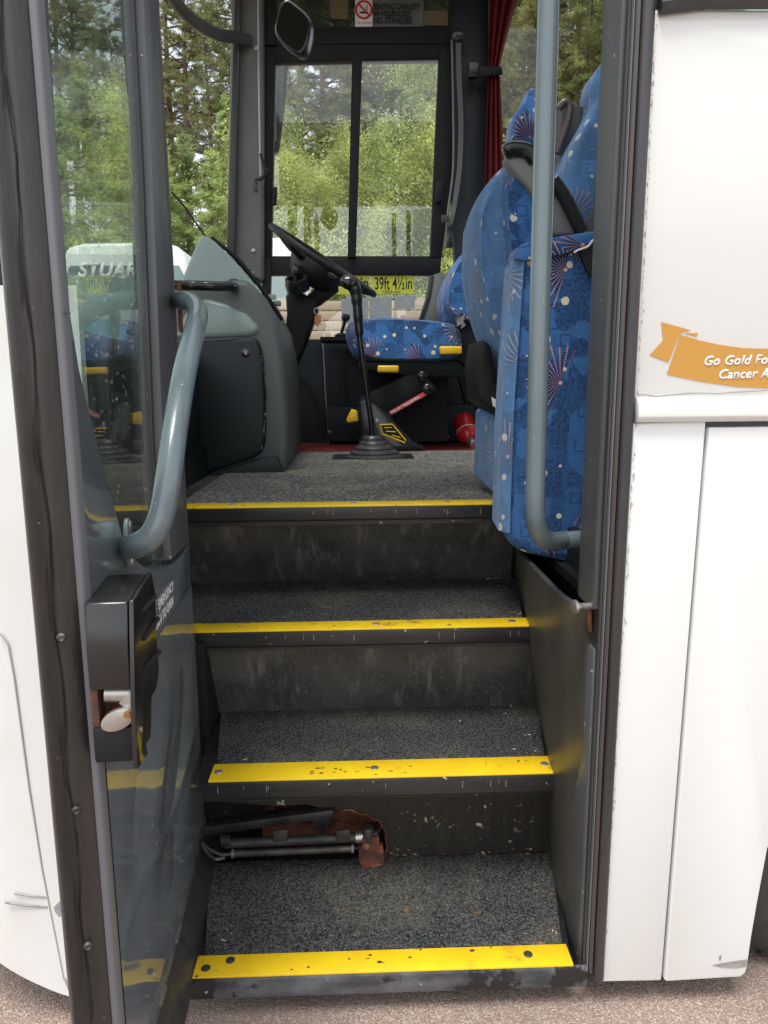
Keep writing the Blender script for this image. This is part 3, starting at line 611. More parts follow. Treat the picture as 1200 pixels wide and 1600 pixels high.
# ---- floor, cab floor, walls
FZ = 1.062
MB().box((-1.0, 2.0, FZ-.05), (4.0, 2.62, FZ-.002)).build('floor', vinylred, coach)
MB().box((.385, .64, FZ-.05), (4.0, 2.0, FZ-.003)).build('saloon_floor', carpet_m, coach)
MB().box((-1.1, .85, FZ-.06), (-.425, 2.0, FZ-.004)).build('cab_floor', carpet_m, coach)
YW = 2.6
def wallpiece(name, px, mat, d=.04, Y=YW, bevel=.003): return MB().prism(ats(px, Y), (0, d, 0)).build(name, mat, coach, bevel=bevel)
zb = FZ-.03
def wz(px, py): return at(px, py, Y=YW)
MB().prism([wz(380, 530), wz(502, 530), Vector((wz(512, 700).x, YW, zb)), Vector((wz(380, 700).x, YW, zb))], (0, .05, 0)).build('wall_panel', darktrim, coach, bevel=.004)
MB().prism([wz(505, 529), wz(700, 529), Vector((wz(742, 690).x, YW, zb)), Vector((wz(514, 700).x, YW, zb))], (0, .05, 0)).build('wall_panel', darktrim, coach, bevel=.004)
MB().prism([wz(702, 529), wz(900, 529), Vector((4.0, YW, 1.58)), Vector((4.0, YW, zb)), Vector((wz(744, 700).x, YW, zb))], (0, .05, 0)).build('wall_panel', darktrim, coach, bevel=.004)
# lower box below the seat and the wheel-box edge
MB().prism(ats([(510, 636), (742, 632), (742, 690), (512, 690)], 2.5), (0, .1, 0)).build('heater_box', darktrim, coach, bevel=.006)
MB().tube(bez(ats([(455, 585), (475, 596), (490, 618), (500, 650), (503, 690)], 2.585), 6), .006, 8).build('wheel_box_edge', darktrim, coach)
MB().prism(ats([(527, 573), (538, 573), (540, 632), (529, 632)], 2.585), (0, .02, 0)).build('vent_slot', black, coach)
for px, py in ((515, 675), (700, 683)): disc('screw', at(px, py, Y=2.495), (0, -1, 0), .009, .004, edgegrey, coach)
# window frames of the cab side
wallpiece('window_sill', [(412, 400), (690, 400), (688, 430), (420, 430)], plastic, .05, 2.585)
wallpiece('window_head', [(410, 68), (712, 66), (708, 92), (430, 97)], plastic, .05, 2.585)
wallpiece('window_post', [(412, 66), (430, 90), (424, 402), (410, 402)], plastic, .05, 2.58)
wallpiece('window_post', [(686, 80), (712, 66), (704, 300), (690, 402), (672, 402)], plastic, .05, 2.58)
wallpiece('window_mullion', [(550, 92), (566, 90), (556, 402), (543, 402)], plastic, .03, 2.56)
wallpiece('window_pane', [(424, 90), (560, 90), (552, 404), (418, 404)], clearglass, .005, 2.605, 0)
wallpiece('window_pane', [(552, 86), (692, 86), (680, 404), (545, 404)], clearglass, .005, 2.592, 0)
wallpiece('window_pane', [(416, 426), (680, 426), (660, 532), (416, 532)], clearglass, .005, 2.602, 0)
wallpiece('window_post', [(412, 402), (424, 402), (420, 532), (404, 532)], plastic, .05, 2.58)
wallpiece('window_catch', [(425, 292), (433, 292), (432, 320), (424, 320)], plastic, .02, 2.55)
wallpiece('window_catch', [(682, 283), (692, 283), (691, 315), (680, 316)], plastic, .02, 2.55)
wallpiece('window_corner_trim', [(676, 430), (690, 425), (706, 440), (700, 470), (690, 500), (668, 532), (644, 532), (660, 495), (670, 465)], pillargrey, .05, 2.575)
wallpiece('window_quarter_seal', [(672, 430), (678, 430), (672, 466), (662, 496), (648, 530), (642, 530), (656, 494), (666, 464)], rubber2, .03, 2.565)
# header above the cab window, tinted pane in it
wallpiece('header_rail', [(366, 44), (712, 40), (712, 68), (366, 70)], plastic, .06, 2.58)
wallpiece('header_rail', [(412, -90), (720, -90), (720, -60), (412, -60)], plastic, .06, 2.58)
wallpiece('header_pane', [(425, -64), (702, -64), (702, 44), (425, 46)], headglass, .006, 2.61, 0)
wallpiece('header_post', [(702, -90), (766, -90), (764, 70), (704, 70)], plastic, .06, 2.57)
wallpiece('header_post', [(412, -90), (430, -90), (430, 70), (412, 70)], plastic, .06, 2.57)
# pillars
MB().prism(ats([(364, -160), (412, -160), (412, 440), (352, 440)], 2.54), (0, .12, 0)).build('windscreen_pillar', pillargrey, coach, bevel=.02, seg=3)
MB().prism(ats([(371, -160), (380, -160), (366, 440), (352, 440)], 2.50), (-.01, .08, 0)).build('pillar_seal', rubber2, coach, bevel=.006)
wallpiece('cab_pillar', [(712, -160), (766, -160), (764, 300), (742, 460), (720, 540), (660, 540), (690, 505), (712, 440), (706, 300)], darktrim, .08, 2.56, .012)
for px, py in ((396, 392), (400, 75)): disc('screw', at(px, py, Y=2.538), (0, -1, 0), .011, .005, steel, coach)
# saloon window on the far side, with the low wall below
wallpiece('saloon_wall', [(760, 345), (1700, 330), (1700, 560), (740, 560)], darktrim, .05, 2.59)
wallpiece('saloon_window', [(762, -300), (1700, -300), (1700, 340), (760, 350)], sideglass, .006, 2.60, 0)
wallpiece('cantrail', [(360, -440), (1700, -440), (1700, -150), (360, -150)], darktrim, .06, 2.575)
# roof left open for added skylights, nearside upper wall, rear bulkhead, cab front lining
for k_, (a_, b_) in enumerate((((-1.25, -.02), (-.55, 2.72)), ((1.15, -.02), (1.8, 2.72)), ((3.2, -.02), (4.1, 2.72)), ((-.55, -.02), (1.15, .55)), ((-.55, 2.15), (1.15, 2.72)), ((1.8, -.02), (3.2, .55)), ((1.8, 2.15), (3.2, 2.72)))):
    MB().box((a_[0], a_[1], 3.18), (b_[0], b_[1], 3.24)).build('roof_panel', ceil_m, coach)
for a_, b_ in ((-.55, 1.15), (1.8, 3.2)): MB().box((a_, .55, 3.20), (b_, 2.15, 3.206)).build('added_skylight', clearglass, coach)  # unseen glazed openings, added to let more light into the interior
MB().box((-.62, -.01, 2.78), (4.1, .06, 3.18)).build('upper_side_panel', white, coach)
MB().box((4.0, .02, .4), (4.06, 2.66, 3.18)).build('rear_bulkhead', lining_m, coach)
MB().box((.46, .03, 1.06), (4.0, .05, 1.885)).build('side_lining', lining_m, coach)
MB().box((-.74, 2.655, .3), (4.1, 2.67, 1.574)).build('far_side_panel', white, coach)
# windscreen
WS = bez([(-.60, .06, 0), (-.80, .18, 0), (-.99, .42, 0), (-1.14, .8, 0), (-1.21, 1.3, 0), (-1.15, 1.85, 0), (-.98, 2.25, 0), (-.80, 2.48, 0), (-.62, 2.62, 0)], 6)
wb = MB(); a = [wb.bm.verts.new((p.x, p.y, 1.48)) for p in WS]; b = [wb.bm.verts.new((p.x+.10, p.y, 3.18)) for p in WS]
for i in range(len(WS)-1): wb.face([a[i], a[i+1], b[i+1], b[i]], None, True)
wb.build('windscreen', screenglass, coach)
MB().tube([Vector((-.585, .05, 1.3)), Vector((-.50, .06, 3.18))], .04, 10).build('front_post', rubber2, coach)
wb = MB(); lo = [wb.bm.verts.new((p.x+.015, p.y, 1.40)) for p in WS]; hi = [wb.bm.verts.new((p.x+.02, p.y, 1.52)) for p in WS]
for i in range(len(WS)-1): wb.face([lo[i], lo[i+1], hi[i+1], hi[i]], None, True)
wb.build('windscreen_rubber', rubber2, coach, solid=.03)
# ---- dashboard
YD = 1.30
def P(pts, Y): return ats(pts, Y)
dash = MB().prism(P([(283, 452), (300, 440), (345, 438), (385, 436), (412, 462), (432, 500), (444, 560), (450, 640), (451, 700), (446, 742), (300, 768), (240, 776), (200, 700), (180, 560), (200, 500)], YD), (-.02, .80, 0)).build('dashboard', dashrim, coach, bevel=.022, seg=3)
# binnacle hood: a tilted half-round shell over the instruments
def hood(u, v):
    # u across the hood's arc (front to back), v down the slope
    top = at(312, 369, Y=1.50); 
    bl, br = at(283, 445, Y=1.33), at(440, 482, Y=1.42)
    p = bl.lerp(br, v); return p
hp = P([(312, 369), (322, 368), (334, 376), (362, 402), (392, 436), (416, 470), (432, 498), (400, 500), (330, 500), (283, 482), (270, 470)], 1.36)
MB().prism(hp, (-.05, .62, .03)).build('instrument_hood', dashgrey, dash, bevel=.055, seg=6)
MB().tube(bez([at(330, 372, Y=1.42), at(366, 400, Y=1.43), at(400, 440, Y=1.44), at(426, 476, Y=1.45), at(441, 500, Y=1.46)], 6), .007, 8).build('hood_lip', plastic, dash)
for i, (px, py) in enumerate(((392, 428), (399, 437), (425, 464), (433, 474))):
    q = at(px, py, Y=1.47); MB().box(q-Vector((.012, .01, .008)), q+Vector((.012, .02, .008))).build('switch', (edgegrey, plastic, paperwhite, edgegrey)[i], dash, bevel=.003)
for k in range(3): 
    q = at(372+12*k, 412+13*k, Y=1.62); MB().box(q-Vector((.02, .05, .006)), q+Vector((.02, .05, .006))).build('gauge_panel', plastic, dash, bevel=.003)
# bulge over the locker door
bc = P([(283, 498), (300, 470), (322, 466), (352, 474), (385, 490), (403, 508), (407, 520), (390, 526), (300, 530), (270, 530)], 1.285)
MB().prism(bc, (0, .2, 0), taper=None).build('dash_shoulder', dashgrey, dash, bevel=.02, seg=4)
lk = P([(262, 536), (330, 532), (392, 527), (404, 532), (411, 560), (415, 620), (414, 690), (409, 708), (395, 716), (330, 738), (270, 752)], 1.275)
ld = MB().prism(lk, (0, .06, 0)).build('locker_door', lockerblk, dash, bevel=.012, seg=3)
q = at(384, 551, Y=1.274); MB().lathe(q, (0, -1, 0), [(0, .014), (.004, .014), (.006, .010)], 18).build('lock', plastic_sh, ld)
ec = MB()
for k in range(26):
    f = random.random(); px, py = (408+7*math.sin(f*3.1)+random.gauss(0, .6), 545+160*f); c = at(px, py, Y=1.2735); h = random.uniform(.0008, .006)
    ec.prism([c+Vector((-.0007, 0, -h)), c+Vector((.0007, 0, -h*.6)), c+Vector((.0006, 0, h)), c+Vector((-.0005, 0, h*.8))], (0, -.0006, 0))
ec.build('edge_chips', M('edge_chip', (.36, .36, .33), .7), ld, props={'kind': 'stuff'})
MB().box(q+Vector((-.002, -.008, -.006)), q+Vector((.003, -.005, .006))).build('key_slot', steel, ld)
MB().prism(P([(300, 746), (330, 740), (400, 718), (432, 712), (446, 742), (300, 768)], 1.282), (0, .03, 0)).build('shade_gap_plate', lockerblk, dash, bevel=.006)  # dark plate standing in for the shaded gap under the locker door
# grey moulded shelf running on to the nearside under the windscreen
sb = MB(); 
lo = [Vector((p.x+.05, p.y, 1.36)) for p in WS[4:-10]]
sh = [Vector((p.x+.03, p.y, 1.50)) for p in WS[3:-14]] + [Vector((-.52, 1.30, 1.46)), Vector((-.50, .95, 1.44)), Vector((-.48, .5, 1.42)), Vector((-.50, .30, 1.42))]
MB().prism(sh, (0, 0, -.30)).build('dash_shelf', lockerblk, coach, bevel=.02)
MB().prism([Vector((-.52, .42, 1.16)), Vector((-.50, 1.28, 1.16)), Vector((-.50, 1.28, 1.0)), Vector((-.52, .42, 1.0))], (-.3, 0, 0)).build('dash_base', lockerblk, coach)
# black hand rail across the dash
def Y_(pts, Y): return [at(*p, Y=Y) for p in pts]
rl = MB().tube(bez([at(205, 520, Y=.95), at(220, 470, Y=1.0), at(240, 448, Y=1.08), at(285, 446, Y=1.2), at(330, 447, Y=1.22), at(362, 448, Y=1.26), at(366, 449, Y=1.34)], 7), .0155, 14).build('dash_rail', plastic_sh, coach)
MB().lathe(at(366, 449, Y=1.345), (0, -1, 0), [(0, .028), (.012, .026), (.018, .02)], 18).build('flange', plastic_sh, rl)

# ------------------------------------------------------------------ the open door
H2 = Vector((-.360, .364)); DD = Vector((.0291, -.523)).normalized(); NN = Vector((-DD.y, DD.x))
def dplane(px, py, off=0):
    r = ray(px, py); n = Vector((NN.x, NN.y, 0)); p0 = Vector((H2.x, H2.y, 0)) + n*off
    k = (p0-CAM).dot(n)/r.dot(n); return CAM + r*k
def du(px, py, off=0):
    p = dplane(px, py, off); return (Vector((p.x, p.y))-H2).dot(DD), p.z
def dp(u, z, off=0): q = H2+DD*u+NN*off; return Vector((q.x, q.y, z))
U1 = (du(118, 600)[0]+du(72, 40)[0]+du(190, 1560)[0])/3
NV = Vector((NN.x, NN.y, 0)); DV = Vector((DD.x, DD.y, 0))
door = thing('entrance_door', dp(U1/2, GZ), 'open grey coach door with glass pane and steel grab rail, swung out left of the steps', 'door')
ZB, ZT = .38, 2.70
TH = .045
curve = [du(75, 0), du(86, 200), du(98, 410), du(108, 490), du(123, 575), du(146, 672), du(170, 760), du(193, 845), du(205, 868), du(222, 884), du(243, 893), du(262, 890), du(281, 876), du(296, 853)]
curve = [(min(u, U1-.005), z) for u, z in curve]
u_h = 0.004
curve[-1] = (u_h, curve[-1][1])
def dprism(uz, off, d, **k): return MB().prism([dp(u, z, off) for u, z in uz], NV*d)
# lower panel with its sweeping upper edge
uT = curve[0][0]
pan = [(U1, ZB), (U1, ZT)] + [(uT+.012, ZT)] + curve + [(u_h, ZB)]
panel = dprism(pan, -TH, TH).build('inner_panel', doorgrey, door, bevel=.004)
# wavy stiffening press marks in the lower sheet, proud by a hair
zb0 = du(250, 1330)[1]
def sheet(u, v):
    uu = .006+(U1-.008)*u; z = ZB+.03+.53*v
    w = .0035*math.sin(uu*19+2.2*math.sin(z*9))*math.sin(v*math.pi)*math.sin(u*math.pi) + .003*math.exp(-((z-.62-.02*math.sin(uu*14))/.02)**2)
    return dp(uu, z, .0015+w*math.sin(min(1, u*8, (1-u)*8)*math.pi/2)*min(1, v*6, (1-v)*6))
MB().grid(sheet, 50, 60).build('lower_sheet', doorgrey, door)
# stile at the hinge side and glass
sl = [du(229, 0), du(243, 280), du(259, 700), du(271, 868)]; sr = [du(256, 0), du(297, 850)]
stile = [(u_h, sr[1][1]+.0), (u_h, ZT), (sl[0][0], ZT)] + sl[:3] + [(sl[3][0], sl[3][1]-.01)]
dprism(stile, -TH, TH-.004).build('hinge_stile', framegrey, door, bevel=.004)
gk = [(u+.014, z) for u, z in [(sl[0][0], ZT)]+sl][::1]
dprism([(sl[0][0]+.001, ZT)]+[(u+.001, z) for u, z in sl]+[(u+.017, z) for u, z in sl[::-1]]+[(sl[0][0]+.017, ZT)], -.03, .012).build('glass_gasket', rubber2, door, bevel=.002)
gl = [(uT+.02, ZT)] + [(u+.004, z) for u, z in curve[:9]] + [(u, z-.006) for u, z in curve[9:]] + [(.02, ZT)]
dprism(gl, -.028, .006).build('glass_pane', doorglass, door)
dprism([(U1, ZT), (0, ZT), (0, ZT+.06), (U1, ZT+.06)], -TH, TH).build('top_rail', framegrey, door, bevel=.004)
# bright joint line across the left frame
j = du(100, 489); dprism([(U1-.003, j[1]), (j[0]+.004, j[1]), (j[0]+.004, j[1]+.002), (U1-.003, j[1]+.002)], .0, .0012).build('frame_joint', edgegrey, door)
# flange on the free edge and the weathered rubber
def dstrip(prof, z0, z1, name, mat, bevel=.003): return MB().prism([dp(u, z0, o) for u, o in prof], (0, 0, z1-z0)).build(name, mat, door, bevel=bevel)
dstrip([(U1+.001, .002), (U1+.016, -.003), (U1+.016, -.040), (U1+.001, -.040)], ZB-.01, ZT+.05, 'edge_flange', edgegrey)
prof = [(U1+.017, -.010), (U1+.024, -.016), (U1+.030, -.026), (U1+.028, -.036), (U1+.033, -.042), (U1+.038, -.047), (U1+.036, -.052), (U1+.028, -.057), (U1+.012, -.060), (U1+.004, -.056), (U1+.004, -.012)]
edge = dstrip(prof, ZB-.03, ZT+.05, 'edge_rubber', rubber, .003)
# crack along the rubber and its screws
ck = []
z = 1.0
for k in range(70):
    z = .55+k*.028; ck.append(dp(U1+.0315+.0012*math.sin(k), z, -.0335+.0022*math.sin(k*.9)+random.uniform(-.0012, .0012)))
MB().tube(ck, [random.uniform(.0006, .0017) for _ in ck], 5).build('rubber_crack', crackcol, edge)
for px, py in ((98, 989), (125, 1247), (148, 1440)):
    u, z = du(px+6, py, -.026); q = dp(U1+.0315, z, -.027)
    MB().lathe(q, DV+NV*.3, [(0, .0055), (.002, .005), (.0035, .0035), (.002, .002)], 12).build('screw', greasy, edge)
# hem strip along the bottom and black brush seal under it
MB().prism([dp(.0, ZB-.004, .004), dp(U1, ZB-.004, .004), dp(U1, ZB+.026, .004), dp(.0, ZB+.026, .004)], -NV*.03).build('bottom_hem', M('hem_steel', (.22, .23, .24), .4, .5, col2=(.10, .10, .10), scale=12, amt=1, dirt=(.25, .22, .15), dscale=14, dlo=.6, dhi=.7), door, bevel=.002)
MB().prism([dp(-.03, ZB-.075, .034), dp(U1, ZB-.075, .030), dp(U1, ZB-.004, .002), dp(-.03, ZB-.004, .002)], -NV*.012).build('bottom_seal', rubber2, door, bevel=.002)
for px, py in ((277, 1450), (253, 1556)):
    u, z = du(px, py, .004); q = dp(u, ZB+.010, .0045)
    MB().tube([q-DV*.018, q+DV*.018], .0045, 10).build('hem_slot', steel, door)
MB().prism([dp(-.006, ZB, .0), dp(-.006, ZT, .0), dp(-.024, ZT, -.02), dp(-.024, ZB, -.02)], -NV*.03).build('hinge_rubber', rubber2, door, bevel=.004)
# grab rail
def dq(px, py, off): return dplane(px, py, off)
rail = MB().tube(bez([dq(199, 855, .004), dq(215, 852, .03), dq(238, 836, .052), dq(254, 800, .066), dq(264, 740, .075), dq(275, 660, .08), dq(289, 580, .082), dq(303, 520, .08), dq(309, 492, .072), dq(303, 476, .055), dq(290, 470, .032), dq(279, 469, .006)], 8), .0172, 20).build('grab_rail', rail_mat, door)
fl = dq(197, 848, .0)
MB().prism([dp(u, z, 0) for u, z in (lambda c: [(c[0]+.016*math.cos(a), c[1]+.036*math.sin(a)) for a in [k*math.pi/10 for k in range(20)]])(du(197, 848))], NV*.007).build('rail_flange', rail_mat, rail, bevel=.002)
for dz in (-.026, .026):
    c = du(197, 848); MB().lathe(dp(c[0], c[1]+dz, .007), NV, [(0, .006), (.002, .005)], 10).build('screw', steel, rail)
c = du(279, 480); MB().prism([dp(c[0]-.010, c[1]-.05, 0), dp(c[0]+.010, c[1]-.05, 0), dp(c[0]+.010, c[1]+.05, 0), dp(c[0]-.010, c[1]+.05, 0)], NV*.006).build('rail_flange', rust, rail, bevel=.002)
# lock case
OF = .055
def lp(pts, off=OF): return [dq(x, y, off) for x, y in pts]
side = [(210, 1017), (209, 938), (237, 893), (243, 925), (245, 990), (248, 1030), (249, 1048), (245, 1075), (228, 1108), (226, 1150), (232, 1178), (216, 1202), (213, 1150), (211, 1080)]
case = MB().prism(lp(side), -NV*.006).build('lock_case', plastic_sh, door, bevel=.002)
cz = lambda px, py: du(px, py, OF)
uA, zA = cz(210, 1017); uB, zB_ = cz(237, 895); uC, zC = cz(211, 1082); uD, zD = cz(213, 1146); uE, zE = cz(216, 1202)
ub = uA - .10
MB().prism([dp(uA, zA, 0), dp(cz(209, 940)[0]+.0, cz(209, 940)[1], 0), dp(uB, zB_, 0), dp(ub, zB_-.02, 0), dp(ub, zC, 0), dp(uA, zC, 0)], NV*(OF-.007)).build('case_body', plastic_sh, case, bevel=.003)
MB().prism([dp(uA, zD, 0), dp(ub, zD, 0), dp(ub+.02, zE-.01, 0), dp(uA, zE, 0)], NV*(OF-.007)).build('case_body', plastic, case, bevel=.003)
MB().prism([dp(uA-.03, zC+.002, 0), dp(ub, zC+.002, 0), dp(ub, zD-.002, 0), dp(uA-.03, zD-.002, 0)], NV*(OF-.008)).build('latch_pocket', rust, case)
MB().prism([dp(uA-.004, zC-.001, 0), dp(uA-.03, zC-.001, 0), dp(uA-.03, zD+.001, 0), dp(uA-.004, zD+.001, 0)], NV*.008).build('latch_plate', rust, case)
MB().tube([dp(uA-.016, zC-.010, .014), dp(uA-.018, zC-.012, .044)], .011, 14).build('latch_roller', steel, case)
la = MB().prism([dp(uA-.006, zC-.02, .030), dp(uA-.006, zC-.004, .047), dp(uA-.006, zD+.018, .048), dp(uA-.006, zD+.02, .040)], -DV*.012).build('latch_arm', steel, case, bevel=.002)
tg = [dp(uA+.002, zD+.018+.0, .030)+Vector((0, 0, 0))]
cx, cyv = .030, (zC+zD)/2-.014
pts = []
for k in range(20):
    a = 2*math.pi*k/20; rx = .021*math.cos(a); rz = .0125*math.sin(a); ca, sa = math.cos(.42), math.sin(.42)
    pts.append(dp(uA+.002, cyv+rx*sa+rz*ca, cx+rx*ca-rz*sa))
MB().prism(pts, -DV*.010).build('latch_tongue', steel, case, bevel=.002)
MB().lathe(dp(uA+.003, cyv+.008, .043), DV, [(0, .005), (.003, .004)], 10).build('pivot_pin', keymetal, case)
for (x0, y0), (x1, y1) in (((222, 955), (243, 932)), ((225, 998), (247, 966)), ((228, 1042), (249, 1018))):
    MB().tube([dq(x0, y0, OF+.0008), dq(x1, y1, OF+.0008)], .0032, 6).build('slot', crackcol, case)
disc('screw', dq(220, 1140, OF), NV, .004, .002, steel, case, 10)
# emergency lettering, reading up towards the hinge
o = dq(243, 955, .0015); rt = dp(0, 0)-dp(.1, 0)
def dtext(body, px, py, sz, up=(0, 0, 1)):
    text(body, dq(px, py, .0025), -DV, (0, 0, 1), sz, whitelet, panel, width=.92, align='RIGHT')
dtext('EMERGENCY', 271, 921, .0245); dtext('TURN TO OPEN', 271, 944, .0245)
# scratches
for (x0, y0, x1, y1) in ((300, 1100, 303, 1120), (312, 1085, 316, 1098), (296, 985, 308, 1010), (286, 1160, 292, 1172), (236, 1108, 242, 1112), (285, 1205, 290, 1180), (262, 1256, 272, 1250), (302, 1060, 305, 1075)):
    MB().tube([dq(x0, y0, .0006), dq((x0+x1)/2+random.uniform(-1, 1), (y0+y1)/2, .0006), dq(x1, y1, .0006)], .0006, 4).build('scratch', edgegrey, panel)
# rain drops on the pane
rd = MB(); nrm = NV
for k in range(420):
    u = random.uniform(.05, U1-.03); z = random.uniform(1.15, 2.3)
    if k < 120: z = random.uniform(1.15, 1.55)
    # stay inside the curved opening
    ok = True
    for (ua, za), (ub_, zb_) in zip(curve, curve[1:]):
        if zb_ <= z <= za and u > ua+(ub_-ua)*(z-za)/(zb_-za)-.01: ok = False
    if not ok: continue
    s = random.uniform(.001, .0031); c = dp(u, z, -.0215)
    rd.lathe(c, NV, [(0, s), (s*.35, s*.85), (s*.6, s*.4)], 7)
rd.build('rain_drops', water, door, props={'kind': 'stuff'})
# ------------------------------------------------------------------ right-hand grab pole
pole = thing('grab_pole', at(836, 790, Y=.10), 'blue grey upright tubular pole with a bent foot in front of the blue seats', 'grab pole')
MB().tube([Vector((.297, .10, 2.70))] + bez([at(857, 0, Y=.10), at(845, 420, Y=.10), at(838, 700, Y=.10), at(836, 790, Y=.10), at(839, 822, Y=.11), at(850, 842, Y=.13), at(866, 846, Y=.16), at(884, 843, Y=.20)], 8), .0172, 22).build('tube', rail_mat, pole)
MB().tube([at(880, 844, Y=.19), at(960, 838, Y=.20)], .0165, 16).build('foot_fixing', rail_mat, pole)

# ------------------------------------------------------------------ seats
def pad(pts, Y, vec, name, mat, parent, bevel=.03, seg=4): return MB().prism(ats(pts, Y), vec).build(name, mat, parent, bevel=bevel, seg=seg, angle=60)
cs = thing('courier_seat', (.38, .7, FZ), 'folded blue starburst patterned seat hanging over the steps behind the grab pole', 'seat')
# end panel: deep padded board with a worn left face, daylight painted into it
ep = [(806, 402), (812, 386), (836, 378), (935, 366), (960, 366), (960, 890), (908, 884), (830, 868), (806, 861), (784, 832), (790, 640)]
e1 = pad(ep, .41, (.012, .15, 0), 'end_panel', moq, cs, .028, 4)
# the left face carries worn fabric, paled as if daylit: cover strip along it
wf = ats([(806, 402), (790, 640), (784, 832)], .41)
def wface(u, v):
    a = wf[0].lerp(wf[1], v*2) if v < .5 else wf[1].lerp(wf[2], v*2-1)
    return a + Vector((-.003+.020*max(0, 1-u*5)**2 + .012*u, .0-.002+.16*u - .006*(u < .01), 0))
MB().grid(wface, 14, 24).build('worn_lit_side', moq_worn_lit, cs, solid=.002)
fl = ats([(806, 404), (812, 383), (840, 374), (900, 365), (934, 360), (934, 372), (918, 384), (902, 390), (880, 398), (850, 402), (818, 408)], .395)
MB().prism(fl, (0, .10, .003)).build('torn_flap', moq, cs, bevel=.006, seg=2)
tear = bez(ats([(934, 373), (926, 376), (920, 384), (912, 388), (903, 391), (897, 395)], .392), 4)
MB().tube(tear, .0022, 5).build('frayed_edge', whitelet, cs)
MB().prism(ats([(905, 392), (936, 376), (936, 440), (918, 425)], .398), (0, .01, 0)).build('exposed_backing', black, cs)
# folded cushion below/left
lp_ = [at(741, 636, Y=.86), at(790, 662, Y=.60), at(787, 790, Y=.56), at(739, 744, Y=.86)]
MB().prism([lp_[0], at(789, 662, Y=.58), at(786, 790, Y=.58), lp_[3]], (.14, 0, 0)).build('cushion', moq_worn_lit, cs, bevel=.014, seg=3)
# back pad, lens shaped and leaning
bk = [(732, 345), (742, 318), (760, 292), (782, 270), (800, 266), (828, 282), (840, 330), (838, 420), (830, 500), (808, 560), (796, 600), (778, 602), (768, 560), (752, 520), (738, 470), (730, 410)]
def ell(pts, Y, d, name, mat, parent, lean=0, puff=.05, n=9):
    P0 = [p-Vector((0, d*.42, 0)) for p in ats(pts, Y+d*.42)]; c = sum(P0, Vector())/len(P0); bm = MB(); rings = []
    # inflated pad: rings shrink towards front and back
    for k in range(n):
        t = -1+2*k/(n-1); s = max(.02, (1-abs(t)**2.6))**.42
        rings.append([bm.bm.verts.new(c+(p-c)*(1-puff*4*(1-s)) + Vector((lean*t, d*(t+1)/2, 0))) for p in P0])
    m = len(P0)
    for a, b in zip(rings, rings[1:]):
        for i in range(m): bm.face([a[i], a[(i+1) % m], b[(i+1) % m], b[i]], None, True)
    bm.face(rings[0][::-1], None, True); bm.face(rings[-1], None, True)
    return bm.build(name, mat, parent, angle=70)
bkc = [tuple(p)[:2] for p in bez([(x, y, 0) for x, y in bk]+[(732, 345, 0)], 4)[:-1]]
ell(bkc, .62, .42, 'backrest', moq_worn_lit, cs, .01, .06)
ell([tuple(p)[:2] for p in bez([(x, y, 0) for x, y in [(772, 300), (790, 274), (806, 270), (834, 284), (846, 340), (842, 460), (822, 520), (800, 560), (786, 480), (776, 380), (772, 300)]], 4)[:-1]], .58, .3, 'backrest_side', moq, cs, .0, .05)
MB().tube(bez(ats([(826, 290), (836, 360), (830, 480), (812, 550), (798, 600)], .60), 6), .004, 8).build('piping', moq, cs)
MB().prism(ats([(752, 528), (768, 540), (776, 600), (800, 604), (802, 668), (790, 660), (762, 636), (748, 625), (745, 570)], .66), (.0, .22, 0)).build('hinge_shell', plastic, cs, bevel=.012, seg=3)
MB().prism(ats([(768, 620), (790, 634), (788, 646), (770, 634)], .652), (0, .002, 0)).build('data_label', paperw, cs)

ps = thing('passenger_seat', (.8, 1.3, FZ), 'blue patterned seat top with headrest beside the red curtain', 'seat')
ell([tuple(p)[:2] for p in bez([(x, y, 0) for x, y in [(793, 225), (797, 190), (812, 168), (822, 146), (834, 143), (850, 150), (866, 190), (864, 240), (826, 240), (793, 232), (793, 225)]], 4)[:-1]], 1.45, .14, 'headrest', moq, ps, 0, .05)
pad([(800, 236), (866, 236), (930, 500), (930, 640), (800, 640)], 1.42, (0, .16, 0), 'backrest', moq, ps)
ps2 = thing('passenger_seat', (.95, .9, FZ), 'tall blue patterned seat back at the door frame, grey belt across it', 'seat')
bk2 = [(868, 340), (884, 262), (896, 224), (916, 190), (934, 158), (930, 128), (938, 96), (960, 80), (1100, 80), (1100, 500), (900, 500), (866, 400)]
pad(bk2, .93, (0, .16, 0), 'backrest', moq_worn_lit, ps2, .03)
pad([(880, 372), (1100, 372), (1100, 640), (880, 640)], .8, (0, .4, 0), 'cushion', moq, ps2)
MB().prism(ats([(904, 372), (960, 250), (960, 300), (930, 372)], .90), (0, .006, 0)).build('seat_belt', belt_m, ps2, bevel=.002)
arm = thing('armrest', at(850, 300, Y=.56), 'raised grey armrest with black pad, slanting behind the grab pole', 'armrest')
MB().prism(ats([(788, 244), (812, 230), (836, 240), (858, 278), (876, 300), (894, 330), (914, 366), (866, 368), (844, 318), (820, 286), (800, 264)], .56), (0, .05, 0)).build('arm_shell', armgrey, arm, bevel=.008, seg=3)
MB().tube(bez(ats([(788, 239), (800, 233), (824, 236), (838, 252)], .56), 6), [.013]+[.018]*17+[.013], 12).build('arm_pad', plastic_sh, arm)
MB().tube(bez(ats([(864, 282), (882, 308), (898, 340), (910, 364)], .55), 6), .015, 12).build('arm_pad', plastic, arm)
arm2 = thing('armrest', at(890, 240, Y=1.0), 'upright dark armrest with a glossy rounded tip between two blue seats', 'armrest')
MB().prism(ats([(872, 330), (876, 158), (884, 153), (912, 166), (914, 178), (900, 240), (880, 330)], 1.05), (0, .05, 0)).build('arm_shell', M('dark_armrest', (.07, .068, .066), .5), arm2, bevel=.01, seg=3)
